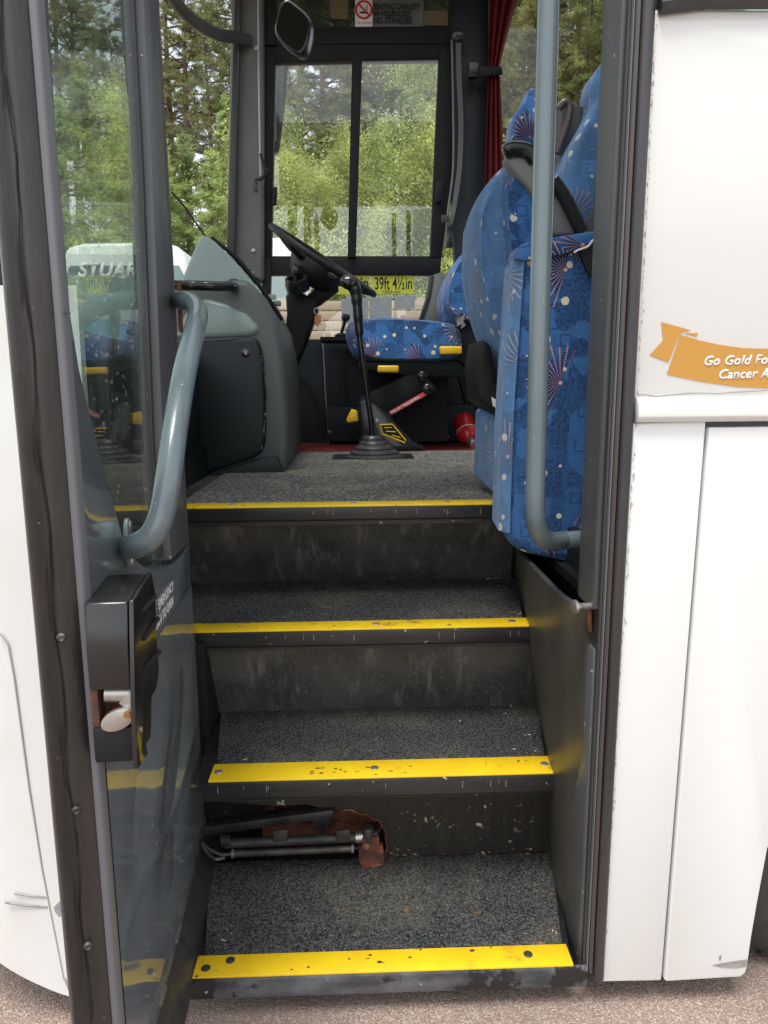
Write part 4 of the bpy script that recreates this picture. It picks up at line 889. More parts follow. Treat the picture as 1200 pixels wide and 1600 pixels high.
MB().tube(bez(ats([(870, 240), (880, 210), (888, 185), (890, 166), (882, 160), (872, 170)], 1.03), 6), .011, 12).build('arm_pad', M('brown_grip', (.08, .05, .045), .3, coat=.3), arm2)

# ------------------------------------------------------------------ driver's seat
ds = thing('driver_seat', (.15, 2.25, FZ), "driver's blue starburst seat on a black suspension base with yellow levers", 'seat')
cu = [tuple(p)[:2] for p in bez([(x, y, 0) for x, y in [(540, 530), (541, 514), (552, 504), (590, 500), (650, 502), (700, 508), (716, 518), (722, 540), (716, 560), (690, 567), (640, 568), (580, 566), (552, 556), (540, 530)]], 4)[:-1]]
ell(cu, 2.0, .46, 'cushion', moq, ds, 0, .05)
bs = [tuple(p)[:2] for p in bez([(x, y, 0) for x, y in [(730, 390), (712, 408), (696, 436), (688, 466), (690, 492), (702, 508), (724, 516), (760, 516), (790, 400), (770, 380), (730, 390)]], 4)[:-1]]
ell(bs, 2.02, .44, 'backrest', moq, ds, 0, .05)
MB().prism(ats([(560, 566), (716, 562), (730, 580), (726, 590), (640, 588), (560, 576)], 2.05), (0, .36, 0)).build('seat_pan', black, ds, bevel=.006)
MB().prism(ats([(700, 520), (742, 500), (752, 556), (735, 575), (705, 560)], 2.04), (0, .05, 0)).build('recliner', plastic, ds, bevel=.008)
for pts in ([(687, 541), (722, 541), (722, 553), (688, 554)], [(590, 571), (623, 571), (623, 582), (590, 582)]):
    MB().prism(ats(pts, 1.98), (0, .04, 0)).build('lever', yellowpl, ds, bevel=.006, seg=3)
MB().prism(ats([(549, 639), (558, 642), (560, 658), (543, 661), (541, 656)], 1.99), (0, .05, 0)).build('height_knob', yellowpl, ds, bevel=.005, seg=3)
MB().prism(ats([(561, 622), (640, 583), (660, 584), (678, 600), (684, 612), (676, 617), (660, 612), (604, 652), (588, 664), (570, 650)], 2.04), (0, .07, 0)).build('suspension_arm', plastic, ds, bevel=.008)
MB().prism(ats([(560, 630), (572, 622), (606, 646), (648, 694), (662, 697), (662, 702), (572, 706), (564, 700)], 2.0), (0, .06, 0)).build('pedestal', plastic_sh, ds, bevel=.006)
MB().prism(ats([(560, 690), (650, 690), (660, 700), (660, 704), (560, 706)], 2.1), (0, .34, 0)).build('base_plate', plastic, ds, bevel=.004)
MB().prism(ats([(575, 600), (700, 590), (700, 690), (600, 690)], 2.36), (0, .05, 0)).build('bellows', black, ds)
for px, py in ((660, 588), (668, 608)): MB().lathe(at(px, py, Y=2.035), (0, -1, 0), [(0, .022), (.008, .022), (.014, .014)], 18).build('pivot_bolt', plastic_sh, ds)
MB().lathe(at(589, 657, Y=1.995), (0, -1, 0), [(0, .009), (.004, .007)], 12).build('screw', steel, ds)
tri = [(594, 664), (613, 663), (634, 688), (633, 692), (598, 678)]
MB().prism(ats(tri, 1.996), (0, .002, 0)).build('warning_plate', inkblack, ds)
MB().tube(ats(tri+[tri[0]], 1.993), .003, 6).build('plate_border', yellowpl, ds)
for a_, b_ in (((600, 669), (612, 668)), ((603, 674), (618, 675)), ((612, 680), (626, 684))): MB().tube(ats([a_, b_], 1.993), .0022, 5).build('plate_mark', yellowpl, ds)
rp_ = [(608, 643), (664, 611), (667, 617), (611, 649)]
lb = MB().prism(ats(rp_, 2.03), (0, .004, 0)).build('red_label', labelred, ds)
a_ = at(611, 647.5, Y=2.027); b_ = at(665, 617, Y=2.027)
text('FIRE EXTINGUISHER', a_, b_-a_, (0, 0, 1), .0155, whitelet, lb, width=1.02, off=.01)
bu = ats([(712, 495), (722, 488), (728, 500), (722, 516), (712, 512)], 1.99)
MB().prism(bu, (0, .02, 0)).build('buckle', plastic_sh, ds, bevel=.003)
MB().prism(ats([(714, 500), (727, 490), (724, 503), (728, 508), (720, 514), (722, 506), (714, 510)], 1.98), (0, .003, 0)).build('belt_tongue', steel, ds)

# ------------------------------------------------------------------ steering wheel and column
YS = 2.20
wa, wb_ = at(426, 354, Y=YS), at(584, 460, Y=YS); wcn = (wa+wb_)/2; wr = (wb_-wa).length/2
dirx = (wb_-wa).normalized(); nrm_ = Vector((-dirx.z, -.14, dirx.x)).normalized(); ydir = nrm_.cross(dirx)
sw = thing('steering_wheel', wcn, 'black steering wheel tilted in front of the side window', 'steering wheel')
ring = [wcn + dirx*wr*math.cos(2*math.pi*k/56) + ydir*wr*math.sin(2*math.pi*k/56) for k in range(57)]
MB().tube(ring, .0135, 12, cap=False).build('rim', plastic, sw)
gr = MB()
for k in range(0, 56):
    pass
for ang in (.2, 2.94, 4.1, 5.3):
    gr.tube(bez([wcn-nrm_*.04+dirx*.05*math.cos(ang)+ydir*.05*math.sin(ang), wcn-nrm_*.03+dirx*wr*.6*math.cos(ang)+ydir*wr*.6*math.sin(ang), wcn+dirx*wr*.97*math.cos(ang)+ydir*wr*.97*math.sin(ang)], 5), .016, 8)
    gr.build('spoke', plastic, sw); gr = MB()
MB().lathe(wcn-nrm_*.10-dirx*.01, nrm_, [(-.02, .07), (.0, .10), (.05, .125), (.085, .12), (.10, .07)], 28).build('hub', black, sw)
scl = thing('steering_column', at(460, 560, Y=YS), 'black shrouded steering column under the wheel, with stalk and ignition keys', 'steering column')
MB().prism(ats([(446, 462), (452, 456), (474, 458), (494, 470), (496, 485), (476, 540), (458, 580), (448, 600), (438, 590), (444, 520), (448, 490)], YS-.05), (0, .12, 0)).build('shroud', plastic, scl, bevel=.014, seg=3)
MB().prism(ats([(478, 462), (520, 430), (530, 452), (496, 478)], YS-.02), (0, .08, 0)).build('neck', plastic, scl, bevel=.01)
MB().lathe(at(466, 452, Y=YS-.10), Vector((-.12, -.5, .8)), [(0, .05), (.03, .052), (.05, .047), (.052, .034), (.03, .03)], 20).build('switch_socket', plastic_sh, scl)
MB().tube(ats([(463, 446), (460, 428), (460, 420)], YS-.10), .012, 10).build('stalk', plastic, scl)
MB().prism(ats([(455, 422), (459, 411), (467, 414), (468, 424), (462, 430)], YS-.12), (0, .03, 0)).build('stalk_tip', plastic_sh, scl, bevel=.006)
MB().prism(ats([(469, 424), (482, 420), (480, 434), (468, 438)], YS-.04), (0, .02, 0)).build('indicator_lens', M('lens', (.4, .42, .42), .2), scl, bevel=.004)
kb = thing('key_bunch', at(495, 500, Y=YS-.10), 'small bunch of keys hanging from the steering column', 'keys')
MB().tube([at(495+4*math.cos(a), 486+5*math.sin(a), Y=YS-.10) for a in [k*.35 for k in range(19)]], .0018, 6).build('key_ring', steel, kb)
for (x, y, t) in ((494, 499, -2), (496, 502, 1), (499, 498, 2)):
    MB().prism(ats([(x-2, y-6), (x+2, y-6), (x+2.6, y-1), (x+t*.5+1, y+9), (x+t*.5-1, y+9), (x-2.6, y-1)], YS-.10-.004*t), (0, .003, 0)).build('key', keymetal, kb)
# ------------------------------------------------------------------ gear lever
YG = 1.80
gl_ = thing('gear_lever', at(590, 715, Y=YG), 'tall black gear lever with rubber boot on the carpet', 'gear lever')
MB().tube(ats([(560, 512), (566, 560), (573, 610), (580, 660), (584, 698)], YG), .0115, 14).build('shaft', plastic_sh, gl_)
MB().tube(bez(ats([(535, 447), (541, 443), (549, 443), (555, 452), (558, 475), (560, 502), (562, 524)], YG), 6), [.010, .017, .022, .026, .029, .030]+[.031]*4+[.031, .030]+[.028]*4+[.025]*4+[.022]*4+[.019]*6+[.017]*6+[.015]*1, 18).build('knob', plastic_sh, gl_)
bt = MB(); b0 = at(587, 716, Y=YG-.03)
for k, (r, h) in enumerate(((.115, 0), (.098, .016), (.078, .034), (.056, .050), (.042, .068))):
    bt.lathe((b0.x-.003*k, b0.y, FZ+h), (0, 0, 1), [(0, r), (.008, r), (.014, r*.92), (.020, r*.78)], 26)
bt.build('boot', rubber2, gl_)
bx = at(536, 720, Y=YG-.12); MB().box((b0.x-.17, b0.y-.09, FZ-.004), (b0.x+.15, b0.y+.12, FZ+.006)).build('boot_plate', plastic, gl_, bevel=.003)
# ------------------------------------------------------------------ fire extinguisher, lying in the corner
f0, f1 = at(722, 652, Y=2.42), at(735, 690, Y=2.30)
ax = (f1-f0).normalized(); L = (f1-f0).length
fe = thing('fire_extinguisher', f0.lerp(f1, .5), 'small red fire extinguisher lying on the red floor beside the folded seat', 'fire extinguisher')
MB().lathe(f0, ax, [(0, .02), (.008, .04), (.02, .05), (L*.62, .05), (L*.66, .052), (L*.70, .05), (L*.86, .046), (L*.97, .028)], 24).build('cylinder', red_ext, fe)
MB().lathe(f0, ax, [(L*.60, .0508), (L*.64, .0508)], 24).build('band', paperw, fe)
MB().lathe(f1-ax*.008, ax, [(0, .022), (.03, .022), (.035, .014)], 14).build('valve', steel, fe)
hx = f1+ax*.02; MB().prism([hx+Vector((-.012, -.03, .01)), hx+Vector((.014, -.03, .014)), hx+Vector((.02, -.03, -.035)), hx+Vector((-.002, -.03, -.04))], (0, .02, 0)).build('squeeze_handle', M('handle_pink', (.45, .12, .10), .4), fe, bevel=.003)
MB().lathe(f1+ax*.005+Vector((.01, -.028, .0)), (0, -1, 0), [(0, .016), (.006, .016), (.008, .012)], 14).build('gauge', steel, fe)
# ------------------------------------------------------------------ parking brake lever on the side wall
q = at(533, 522, Y=2.42)
hb_ = thing('brake_lever', q, 'small black lever on the side ledge under the window', 'lever')
MB().lathe(q+Vector((0, 0, -.03)), (0, 0, 1), [(0, .045), (.01, .04), (.016, .03), (.024, .032), (.034, .018)], 16).build('gaiter', plastic, hb_)
MB().tube([q, at(540, 498, Y=2.42)], .008, 8).build('stem', plastic, hb_)
MB().lathe(at(539, 502, Y=2.42), (.2, 0, 1), [(0, .012), (.015, .022), (.03, .02), (.034, .01)], 12).build('grip', plastic_sh, hb_)
MB().prism(ats([(500, 526), (610, 526), (700, 529), (700, 533), (500, 533)], 2.36), (0, .22, 0)).build('side_ledge', darktrim, coach, bevel=.003)

# ------------------------------------------------------------------ interior mirror, curved bar, blind cord, seat belt, curtain
YM = 1.30
mo = [tuple(p)[:2] for p in bez([(x, y, 0) for x, y in [(428, 40), (436, 10), (447, -3), (462, 6), (478, 20), (485, 34), (482, 62), (474, 82), (462, 84), (442, 70), (430, 54), (428, 40)]], 3)[:-1]]
im = thing('interior_mirror', at(456, 40, Y=YM), 'small black rounded interior mirror hanging under the header', 'mirror')
MB().prism(ats(mo, YM), (.012, .045, .0)).build('housing', plastic_sh, im, bevel=.010, seg=3)
mi_ = [((x-456)*.86+456, (y-41)*.86+41) for x, y in mo]
pm = ats(mi_, YM-.001); nrm_m = Vector((.12, -.9, -.32))
MB().prism(pm, (0, -.002, 0)).build('glass', M('dark_mirror', (.05, .05, .05), .06, metal=1), im)
MB().tube(ats([(456, 0), (450, -40), (430, -80)], YM+.04), .009, 8).build('bracket', plastic, im)
cb = thing('curved_bar', at(330, 30, Y=1.9), 'thick grey curved bar reaching to the windscreen pillar, upper left', 'bar')
MB().tube(bez([at(240, -60, Y=1.7), at(268, -6, Y=1.9), at(300, 30, Y=2.05), at(338, 53, Y=2.3), at(366, 58, Y=2.45), at(390, 63, Y=2.52)], 8), .026, 12, flat=.8).build('bar', M('bar_grey', (.085, .085, .08), .5, col2=(.06, .06, .06), bump=.05), cb, bevel=0)
bc_ = thing('blind_cord', at(403, 298, Y=2.46), 'thin sun blind cord with black pull hook, on the windscreen pillar', 'cord')
MB().tube(ats([(403, -60), (404, 120), (406, 230), (407, 275)], 2.46), .0042, 8).build('cord', M('cord_grey', (.42, .42, .40), .4, metal=.4), bc_)
MB().tube(bez(ats([(407, 240), (414, 262), (418, 268), (408, 280), (400, 282), (399, 300)], 2.45), 5), .006, 8).build('hook', plastic, bc_)
MB().prism(ats([(397, 282), (404, 280), (402, 300), (398, 300)], 2.44), (0, .02, 0)).build('grip', plastic_sh, bc_, bevel=.004)
sb_ = thing('seat_belt', at(705, 380, Y=2.48), "grey seat belt strap hanging beside the driver's window", 'seat belt')
belt = bez([at(x, y, Y=2.5) for x, y in ((716, 60), (717, 120), (720, 190), (718, 260), (710, 320), (704, 350), (702, 384))], 8)
bm_ = MB(); pr = [(bm_.bm.verts.new(p+Vector((-.011, 0, 0))), bm_.bm.verts.new(p+Vector((.011, -.008, 0)))) for p in belt]
for a_, b_ in zip(pr, pr[1:]): bm_.face([a_[0], a_[1], b_[1], b_[0]])
bm_.build('webbing', belt_m, sb_, solid=.002)
MB().tube(bez(ats([(706, 62), (708, 160), (708, 260), (700, 330), (696, 380)], 2.52), 8), .005, 8).build('edge_cord', armgrey, sb_)
MB().prism(ats([(698, 350), (708, 348), (708, 386), (697, 388)], 2.47), (0, .02, 0)).build('tongue', plastic_sh, sb_, bevel=.004)
MB().prism(ats([(690, 336), (701, 336), (702, 345), (691, 348)], 2.47), (0, .02, 0)).build('guide_clip', greasy, sb_, bevel=.003)
MB().lathe(at(716, 56, Y=2.5), (0, -1, 0), [(0, .03), (.012, .03), (.02, .02)], 16).build('anchor', plastic_sh, sb_)
cu_ = thing('curtain', at(775, 290, Y=2.50), 'dark red curtain tied back by a black strap at the saloon window', 'curtain')
tl, bl = (762, 758), (300, 300)
def curt(u, v):
    py = -60+355*v; xl_ = 764-4*v if v < .5 else 762-6*(v-.5)*2
    xr__ = 830-52*min(1, v*355/175)**.8 if py < 115 else 782+8*((py-115)/180)
    px = xl_+(xr__-xl_)*u; p = at(px, py, Y=2.52); return p+Vector((0, -.018*math.cos(u*math.pi*7), 0))
MB().grid(curt, 44, 30).build('cloth', curtain_m, cu_, solid=.002)
MB().prism(ats([(740, 102), (784, 104), (786, 116), (760, 119), (740, 118)], 2.48), (0, .01, 0)).build('tie_strap', plastic, cu_, bevel=.003)
MB().prism(ats([(733, 96), (748, 96), (748, 120), (733, 120)], 2.47), (0, .04, 0)).build('strap_clip', plastic_sh, cu_, bevel=.006)

# ------------------------------------------------------------------ notices on the glass
YP = 2.597
ns = thing('no_smoking_sign', at(568, 42, Y=YP), 'white no smoking sign with red crossed circle, left of the black lettering', 'sign')
MB().prism(ats([(555, -20), (582, -20), (582, 42), (555, 42)], YP), (0, -.002, 0)).build('card', paperw, ns)
c0 = at(568.5, 15, Y=YP-.004); rr = .036
MB().tube([c0+Vector((rr*math.cos(a), 0, rr*math.sin(a))) for a in [k*2*math.pi/28 for k in range(29)]], .0045, 6, cap=False).build('red_circle', inkred, ns)
MB().tube([c0+Vector((-rr*.7, 0, rr*.7)), c0+Vector((rr*.7, 0, -rr*.7))], .004, 6).build('red_bar', inkred, ns)
MB().tube([c0+Vector((-.018, .001, -.012)), c0+Vector((.02, .001, -.012))], .004, 6).build('cigarette', inkblack, ns)
MB().tube(bez([c0+Vector((.018, .001, -.004)), c0+Vector((.010, .001, .006)), c0+Vector((.018, .001, .016))], 4), .002, 5).build('smoke_mark', inkblack, ns)
text('NO SMOKING', at(558, 37, Y=YP-.0025), (1, 0, 0), (0, 0, 1), .013, inkred, ns, width=.95)
cn = thing('capacity_notice', at(625, 40, Y=YP), 'black seating capacity lettering on the tinted header glass', 'notice')
MB().prism(ats([(583, -2), (662, -2), (662, 42), (583, 42)], YP+.006), (0, .002, 0)).build('backing', M('clear_label_film', (.13, .142, .135), .4), cn)
for i, s in enumerate(('SEATING CAPACITY', '49 PASSENGERS', 'NO STANDEES')): text(s, at(584, (14.5, 25.5, 36)[i], Y=YP-.001), (1, 0, .004), (0, 0, 1), .034, inkblack, cn, width=(.70, .72, .80)[i], off=.02)
for lab, pts, m_ in (('plain tan paper strip hanging left of the no smoking sign', [(515, -20), (545, -20), (543, 30), (517, 29)], papertan), ('small tan ruled paper at the right end of the header glass', [(663, 17), (700, 17), (700, 40), (662, 39)], papertan)):
    o_ = MB().prism(ats(pts, YP), (0, -.002, 0)).build('paper_notice', m_); tag(o_, lab, 'paper', 'papers stuck in the coach windows')
ln = thing('length_notice', at(613, 461, Y=YP), 'yellow green vehicle length notice reading 39ft 4½in, in the lower window', 'notice')
MB().prism(ats([(581, 428), (646, 428), (646, 459), (581, 460)], YP), (0, -.002, 0)).build('card', paperyel, ln)
text('39ft 4½in', at(585, 452, Y=YP-.003), (1, 0, .006), (0, 0, 1), .082, inkblack, ln, width=.58, off=.012)
text('12000 mm', at(597, 458.5, Y=YP-.003), (1, 0, .006), (0, 0, 1), .022, inkblack, ln, width=.95)
text('OVERALL VEHICLE LENGTH', at(588, 432, Y=YP-.003), (1, 0, .006), (0, 0, 1), .011, inkblack, ln)
ln2 = thing('height_notice', at(560, 461, Y=YP), 'yellow green notice mostly behind the steering wheel rim, left of the length notice', 'notice')
MB().prism(ats([(505, 428), (578, 428), (578, 460), (505, 460)], YP), (0, -.002, 0)).build('card', paperyel, ln2)
text('in', at(563, 452, Y=YP-.003), (1, 0, .006), (0, 0, 1), .085, inkblack, ln2, width=.7, off=.02)
for lab, pts in (('blue and white printed paper in the lower window, under the height notice', [(533, 467), (575, 466), (575, 505), (534, 506)]), ('printed paper in the lower window below the length notice', [(577, 465), (612, 464), (612, 502), (577, 503)]), ('pale green printed paper at the right of the lower window', [(616, 462), (648, 461), (648, 482), (617, 483)])):
    o_ = MB().prism(ats(pts, YP), (0, -.002, 0)).build('paper_notice', paperwhite); tag(o_, lab, 'paper', 'papers stuck in the coach windows')
# exterior mirror
em = thing('exterior_mirror', at(436, 238, Y=2.85), 'long exterior mirror outside the left edge of the side window', 'mirror')
MB().prism(ats([(424, 92), (452, 92), (446, 170), (437, 236), (424, 240)], 2.86), (-.02, .09, 0)).build('housing', plastic_sh, em, bevel=.012, seg=3)
MB().prism(ats([(427, 112), (446, 98), (441, 168), (434, 224), (427, 216)], 2.855), (0, -.003, 0)).build('glass', mirror_m, em)
MB().tube([at(436, 92, Y=2.9), at(430, 20, Y=2.8), at(400, -20, Y=2.7)], .014, 8).build('arm', plastic, em)
MB().tube(ats([(268, 300), (290, 325), (322, 371)], 2.2), .004, 6).build('wiper_arm', plastic, coach)

# ------------------------------------------------------------------ parked coaches and the fence
def parked(name, Y, xl_, xr__, ytop, label, cat, textb=None):
    a_, b_ = at(xl_, ytop, Y=Y), at(xr__, ytop, Y=Y); wd = b_.x-a_.x; zt = a_.z; cx = (a_.x+b_.x)/2
    r_ = thing(name, (cx, Y+1, GZ), label, cat)
    prof = [(-.5, GZ+.4), (-.5, zt-.55), (-.485, zt-.22), (-.44, zt-.07), (-.32, zt-.015), (.32, zt), (.44, zt-.07), (.485, zt-.22), (.5, zt-.55), (.5, GZ+.4)]
    MB().prism([(cx+x*wd, Y, z) for x, z in prof], (0, 9, 0)).build('body', coachwhite, r_, bevel=.06, seg=3)
    s = MB().prism([(cx+x*wd*.93, Y-.012, z) for x, z in ((-.5, GZ+1.25), (-.5, zt-.46), (-.46, zt-.32), (.46, zt-.32), (.5, zt-.46), (.5, GZ+1.25))], (0, .03, 0)).build('windscreen', coachscreen, r_, bevel=.01)
    if textb: text(textb, (at(122, 430, Y=Y).x, Y-.016, at(122, 433, Y=Y).z), (1, 0, 0), (0, 0, 1), .27, whitelet, r_, shear=.25, off=.045, width=1.0, name='lettering', ext=.002)
    MB().prism([(cx-wd*.45, Y-.03, GZ+1.3), (cx-wd*.02, Y-.03, GZ+1.5), (cx-wd*.02, Y-.03, GZ+1.53), (cx-wd*.45, Y-.03, GZ+1.33)], (0, .012, 0)).build('wiper', black, r_)
    MB().prism([(cx+wd*.02, Y-.03, GZ+1.3), (cx+wd*.45, Y-.03, GZ+1.5), (cx+wd*.45, Y-.03, GZ+1.53), (cx+wd*.02, Y-.03, GZ+1.33)], (0, .012, 0)).build('wiper', black, r_)
    for sx in (-1, 1):
        h_ = MB().lathe((cx+sx*wd*.38, Y, GZ+.75), (0, -1, 0), [(0, .13), (.03, .13), (.05, .09)], 20).build('headlight', paperw, r_)
        MB().prism([(cx+sx*wd*.54, Y-.25, zt-1.6), (cx+sx*wd*.60, Y-.25, zt-1.6), (cx+sx*wd*.60, Y-.25, zt-.7), (cx+sx*wd*.54, Y-.25, zt-.7)], (0, .12, 0)).build('mirror', black, r_, bevel=.02)
        for yy in (2.0, 6.5): MB().lathe((cx+sx*wd*.5-sx*.28, Y+yy, GZ+.48), (sx, 0, 0), [(0, .4), (.02, .48), (.26, .48), (.28, .4)], 28).build('wheel', tyre_m, r_)
    MB().box((cx-wd*.47, Y-.02, GZ+.35), (cx+wd*.47, Y+.02, GZ+.55)).build('bumper', black, r_)
    return r_
parked('parked_coach', 9.8, 92, 292, 378, 'white parked coach with white STUARTS lettering on its windscreen, seen through the door glass', 'coach', 'STUARTS')
parked('parked_van', 9.2, 344, 480, 370, "white parked van roof seen behind the steering wheel", 'van')
fn = thing('board_fence', (1.0, 8.0, GZ), 'pale timber board fence outside below the side window', 'fence')
x0_, x1_ = at(428, 500, Y=8).x, 4.2
for k in range(18):
    z0 = GZ+.03+.116*k; 
    MB().box((x0_, 8.0+random.uniform(-.006, .006), z0), (x1_, 8.03, z0+.106)).build('board', board_m, fn, bevel=.006)
for k in range(4):
    x = x0_+.1+k*(x1_-x0_-.2)/3; MB().box((x-.05, 8.032, GZ), (x+.05, 8.13, GZ+2.15)).build('post', board_m, fn)

# ------------------------------------------------------------------ trees
def quads(V, name, mat):
    n = len(V); me = bpy.data.meshes.new(name); me.vertices.add(n*4); me.loops.add(n*4); me.polygons.add(n)
    me.vertices.foreach_set('co', V.reshape(-1).astype(np.float32)); me.loops.foreach_set('vertex_index', np.arange(n*4, dtype=np.int32))
    me.polygons.foreach_set('loop_start', np.arange(0, n*4, 4, dtype=np.int32)); me.update(calc_edges=True); me.materials.append(mat); return me
def leafquads(C, size, thin=.55, droop=0, axis=None):
    n = len(C); a = rng.normal(size=(n, 3)) if axis is None else axis + .55*rng.normal(size=(n, 3))
    a[:, 2] -= droop; a /= np.linalg.norm(a, axis=1, keepdims=True)
    b = np.cross(a, rng.normal(size=(n, 3))); b /= np.linalg.norm(b, axis=1, keepdims=True)
    s = size*rng.uniform(.6, 1.35, (n, 1)); l = a*s; w = b*s*thin
    return np.stack([C-l*.5, C+w*.5, C+l*.5, C-w*.5], axis=1)
def make_tree(kind, h, seed):
    r = np.random.default_rng(seed); tm = MB(); C = []; A = []
    lean = r.normal(0, .015*h, 2)
    def trunkp(t): return Vector((lean[0]*t*t+.06*math.sin(3*t+seed), lean[1]*t*t, h*t))
    r0 = h*(.013 if kind != 'pine' else .014)
    tp = [trunkp(t) for t in np.linspace(0, 1, 12)]
    tm.tube(tp, [r0*(1-.92*t)+.008 for t in np.linspace(0, 1, 12)], 8)
    if kind == 'birch': nl, t0 = int(30+h*3.2), .10
    elif kind == 'pine': nl, t0 = int(34+h*1.6), .34
    elif kind == 'fir': nl, t0 = int(60+h*5), .04
    else: nl, t0 = 34, .02
    for i in range(nl):
        t = t0+(1-t0)*((i+r.uniform())/nl); b = trunkp(min(t, .99)); az = r.uniform(0, 2*math.pi)
        if kind == 'birch': L = h*(.30*(1-t)**.55*min(1, .5+t*2)+.03)*r.uniform(.6, 1.15); rise = .55
        elif kind == 'pine': L = h*(.17*(1-t)**.5+.025)*r.uniform(.45, 1.2); rise = .25
        elif kind == 'fir': L = h*(.24*(1-t)+.012)*r.uniform(.7, 1.1); rise = -.08
        else: L = h*.5*r.uniform(.5, 1.1)*(1-t*.6); rise = .9
        d = Vector((math.cos(az), math.sin(az), rise+r.normal(0, .15))).normalized(); sag = -.12*L if kind != 'pine' else .08*L
        pts = [b+d*L*s+Vector((0, 0, sag*s*s)) for s in (0, .35, .7, 1)]
        tm.tube(pts, [r0*.32*(1-t*.6), r0*.22*(1-t*.5), r0*.12, .004], 4, cap=False)
        if kind == 'pine':
            for q in range(int(5+L*5)):
                s = r.uniform(.35, 1.05); c = b+d*L*s+Vector((0, 0, sag*s*s))+Vector(r.normal(0, .11*L+.05, 3))*Vector((1, 1, .5)).length*.6
                m = 46; dirs = r.normal(size=(m, 3)); dirs[:, 2] = np.abs(dirs[:, 2])*.8+.1; dirs /= np.linalg.norm(dirs, axis=1, keepdims=True)
                C.append(np.array(c)+dirs*.13*r.uniform(.4, 1.4, (m, 1))); A.append(dirs)
        elif kind == 'fir':
            m = int(120+L*300); s = r.uniform(.1, 1.05, (m, 1)); side = r.normal(0, 1, (m, 1))*(.16*L*(1.1-s)+.05)
            pd = np.array(d.cross(Vector((0, 0, 1))).normalized())
            base = np.array(b)+np.array(d)*L*s+np.array([[0, 0, sag]])*s*s + pd*side + r.normal(0, .04, (m, 3))
            C.append(base); A.append(np.array(d)*.9+pd*np.sign(side)*.8+np.array([[0, 0, .15]])*np.ones((m, 1)))
        else:
            m = int(150+L*300) if kind == 'birch' else 170
            s = r.uniform(.15, 1.08, (m, 1)); nt_ = max(3, m//22); tw = r.normal(0, .16*L+.06, (nt_, 3)); ix = r.integers(0, nt_, m)
            sc = np.linspace(.2, 1.05, nt_)[ix][:, None]
            base = np.array(b)+np.array(d)*L*sc+np.array([[0, 0, sag]])*sc*sc+tw[ix]+r.normal(0, .10, (m, 3))*np.array([[1, 1, 1.25]])
            C.append(base); A.append(r.normal(size=(m, 3)))
    C = np.concatenate(C); A = np.concatenate([np.broadcast_to(a, c.shape) if a.shape != c.shape else a for a, c in zip(A, [None]*0 or A)]) if False else np.concatenate(A)
    if kind == 'pine': V = leafquads(C, .15, .13, 0, A)
    elif kind == 'fir': V = leafquads(C, .10, .26, 0, A)
    else: V = leafquads(C, .062, .66, .3)
    return tm, V
TREES = {}
def proto(key, kind, h, seed, leaf, bk_):
    tm, V = make_tree(kind, h, seed); me = quads(V, 'crown', leaf)
    bm = tm.bm; tme = bpy.data.meshes.new('trunk'); bm.to_mesh(tme); bm.free(); tme.materials.append(bk_); TREES[key] = (tme, me, h); print(key, len(V))
proto('birch_a', 'birch', 6.2, 11, leaf_bright, bark_pale); proto('birch_b', 'birch', 5.0, 12, leaf_bright, bark_pale); proto('birch_c', 'birch', 7.0, 13, leaf_mid, bark_pale)
proto('pine_a', 'pine', 14, 21, needle_dark, bark); proto('pine_b', 'pine', 15.5, 22, needle_olive, bark); proto('pine_c', 'pine', 12.5, 23, needle_olive, bark)
proto('fir_a', 'fir', 7.5, 31, needle_fresh, bark); proto('fir_b', 'fir', 6, 32, needle_fresh, bark)
NAMES = {'birch': ('birch_tree', 'birch trees on the bank outside'), 'pine': ('pine_tree', 'pine trees at the back of the wood'), 'fir': ('fir_tree', 'young fir trees outside the windscreen')}
def hillz(x, y): v = max(0, (y-12.2)/40); return GZ-.05+2.9*min(1, v*5)*(.9+.1*math.sin(x*.4))+.8*v
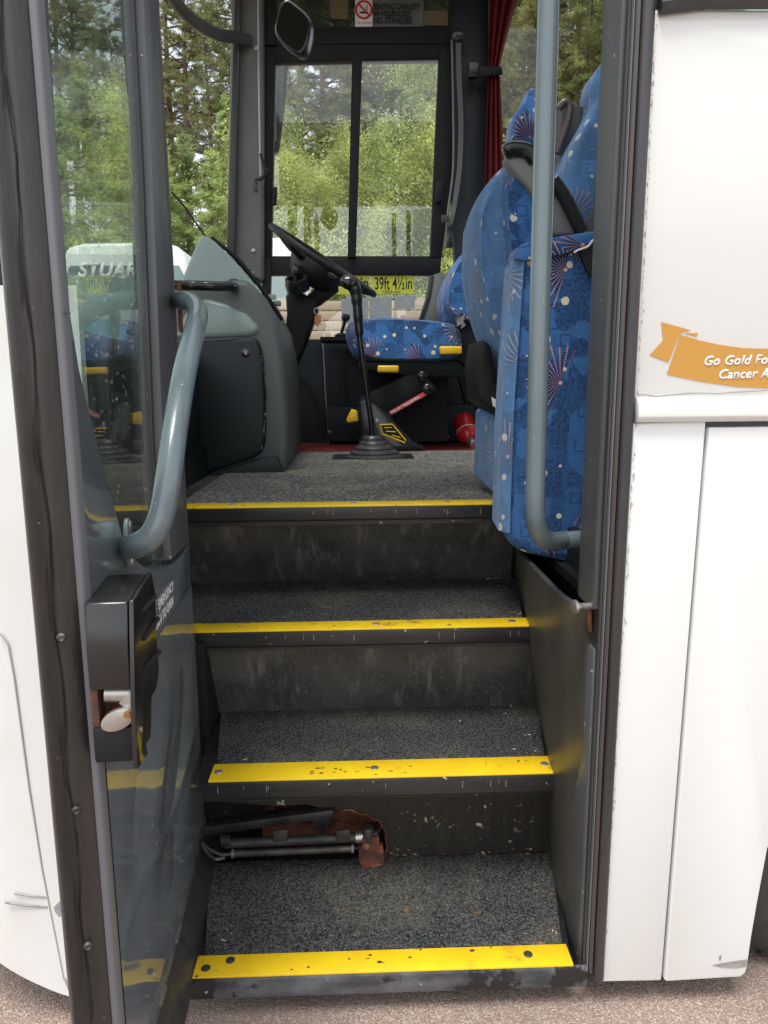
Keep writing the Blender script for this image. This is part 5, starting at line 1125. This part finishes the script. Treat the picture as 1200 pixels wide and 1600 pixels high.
def tree(key, px, Y, s, label):
    tme, me, h = TREES[key]; k = key.split('_')[0]; nm, grp = NAMES[k]; x = at(px, 600, Y=Y).x
    r_ = thing(nm, (x, Y, hillz(x, Y)-.05), label, 'tree', grp); r_.rotation_euler.z = random.uniform(0, 6.28); r_.scale = (s, s, s*random.uniform(.94, 1.06))
    for n_, m_ in (('trunk', tme), ('crown', me)):
        c = bpy.data.objects.new(n_, m_); COL.objects.link(c); c.parent = r_
PANES = ((250, 'seen through the door glass'), (420, 'in the windscreen between door and pillar'), (556, 'in the left pane of the side window'), (720, 'in the right pane of the side window'), (2000, 'in the saloon window right of the curtain'))
ORD = ('leftmost', 'second from left', 'third from left', 'fourth from left', 'fifth from left', 'sixth from left', 'seventh from left', 'eighth from left', 'ninth from left', 'tenth from left')
LOOK = {'birch': 'bright green young birch', 'fir': 'fresh green young fir', 'pine': 'tall bare trunked pine'}
def plant(lst):
    count = {}
    for px, Y, k, s in sorted(lst):
        kd = k.split('_')[0]; w = next(t for lim, t in PANES if px < lim); n = count.get((kd, w), 0); count[(kd, w)] = n+1
        tree(k, px, Y, s, f'{LOOK[kd]} {w}, {ORD[n]}' if n < 10 else 'tall bare trunked pine in the right pane of the side window, one of the farthest')
plant(((448, 14.2, 'birch_a', .85), (500, 13.6, 'birch_b', .95), (545, 15.0, 'birch_a', .85), (590, 13.8, 'birch_b', .8), (640, 14.8, 'birch_c', .8), (676, 14.0, 'birch_a', .95), (470, 16.5, 'birch_c', .8), (655, 16.4, 'birch_c', 1.0), (710, 15.6, 'birch_b', 1.1), (755, 15, 'birch_a', .8), (400, 15, 'birch_b', 1.1), (570, 17, 'birch_c', .7),
    (275, 13.6, 'fir_b', .85), (305, 14.2, 'fir_a', .72), (345, 13.4, 'fir_b', .85), (372, 15.5, 'fir_a', .8), (240, 15, 'fir_a', .85), (205, 14, 'fir_b', 1.0), (160, 15.5, 'fir_a', .9), (115, 14.5, 'fir_b', 1.05), (75, 16, 'fir_a', .9), (30, 15, 'fir_a', .9)))
pines = []
for i in range(34):
    px = -60+1130*((i*0.618034) % 1); Y = 20+14*((i*.3819) % 1)
    pines.append((px, Y, ('pine_a', 'pine_b', 'pine_c')[i % 3], random.uniform(.9, 1.12)))
for i, px in enumerate((775, 805, 830, 862, 893, 925, 955)):
    pines.append((px, 24+((i*1.7) % 7), ('pine_b', 'pine_c')[i % 2], random.uniform(.85, 1.0)))
plant(pines)
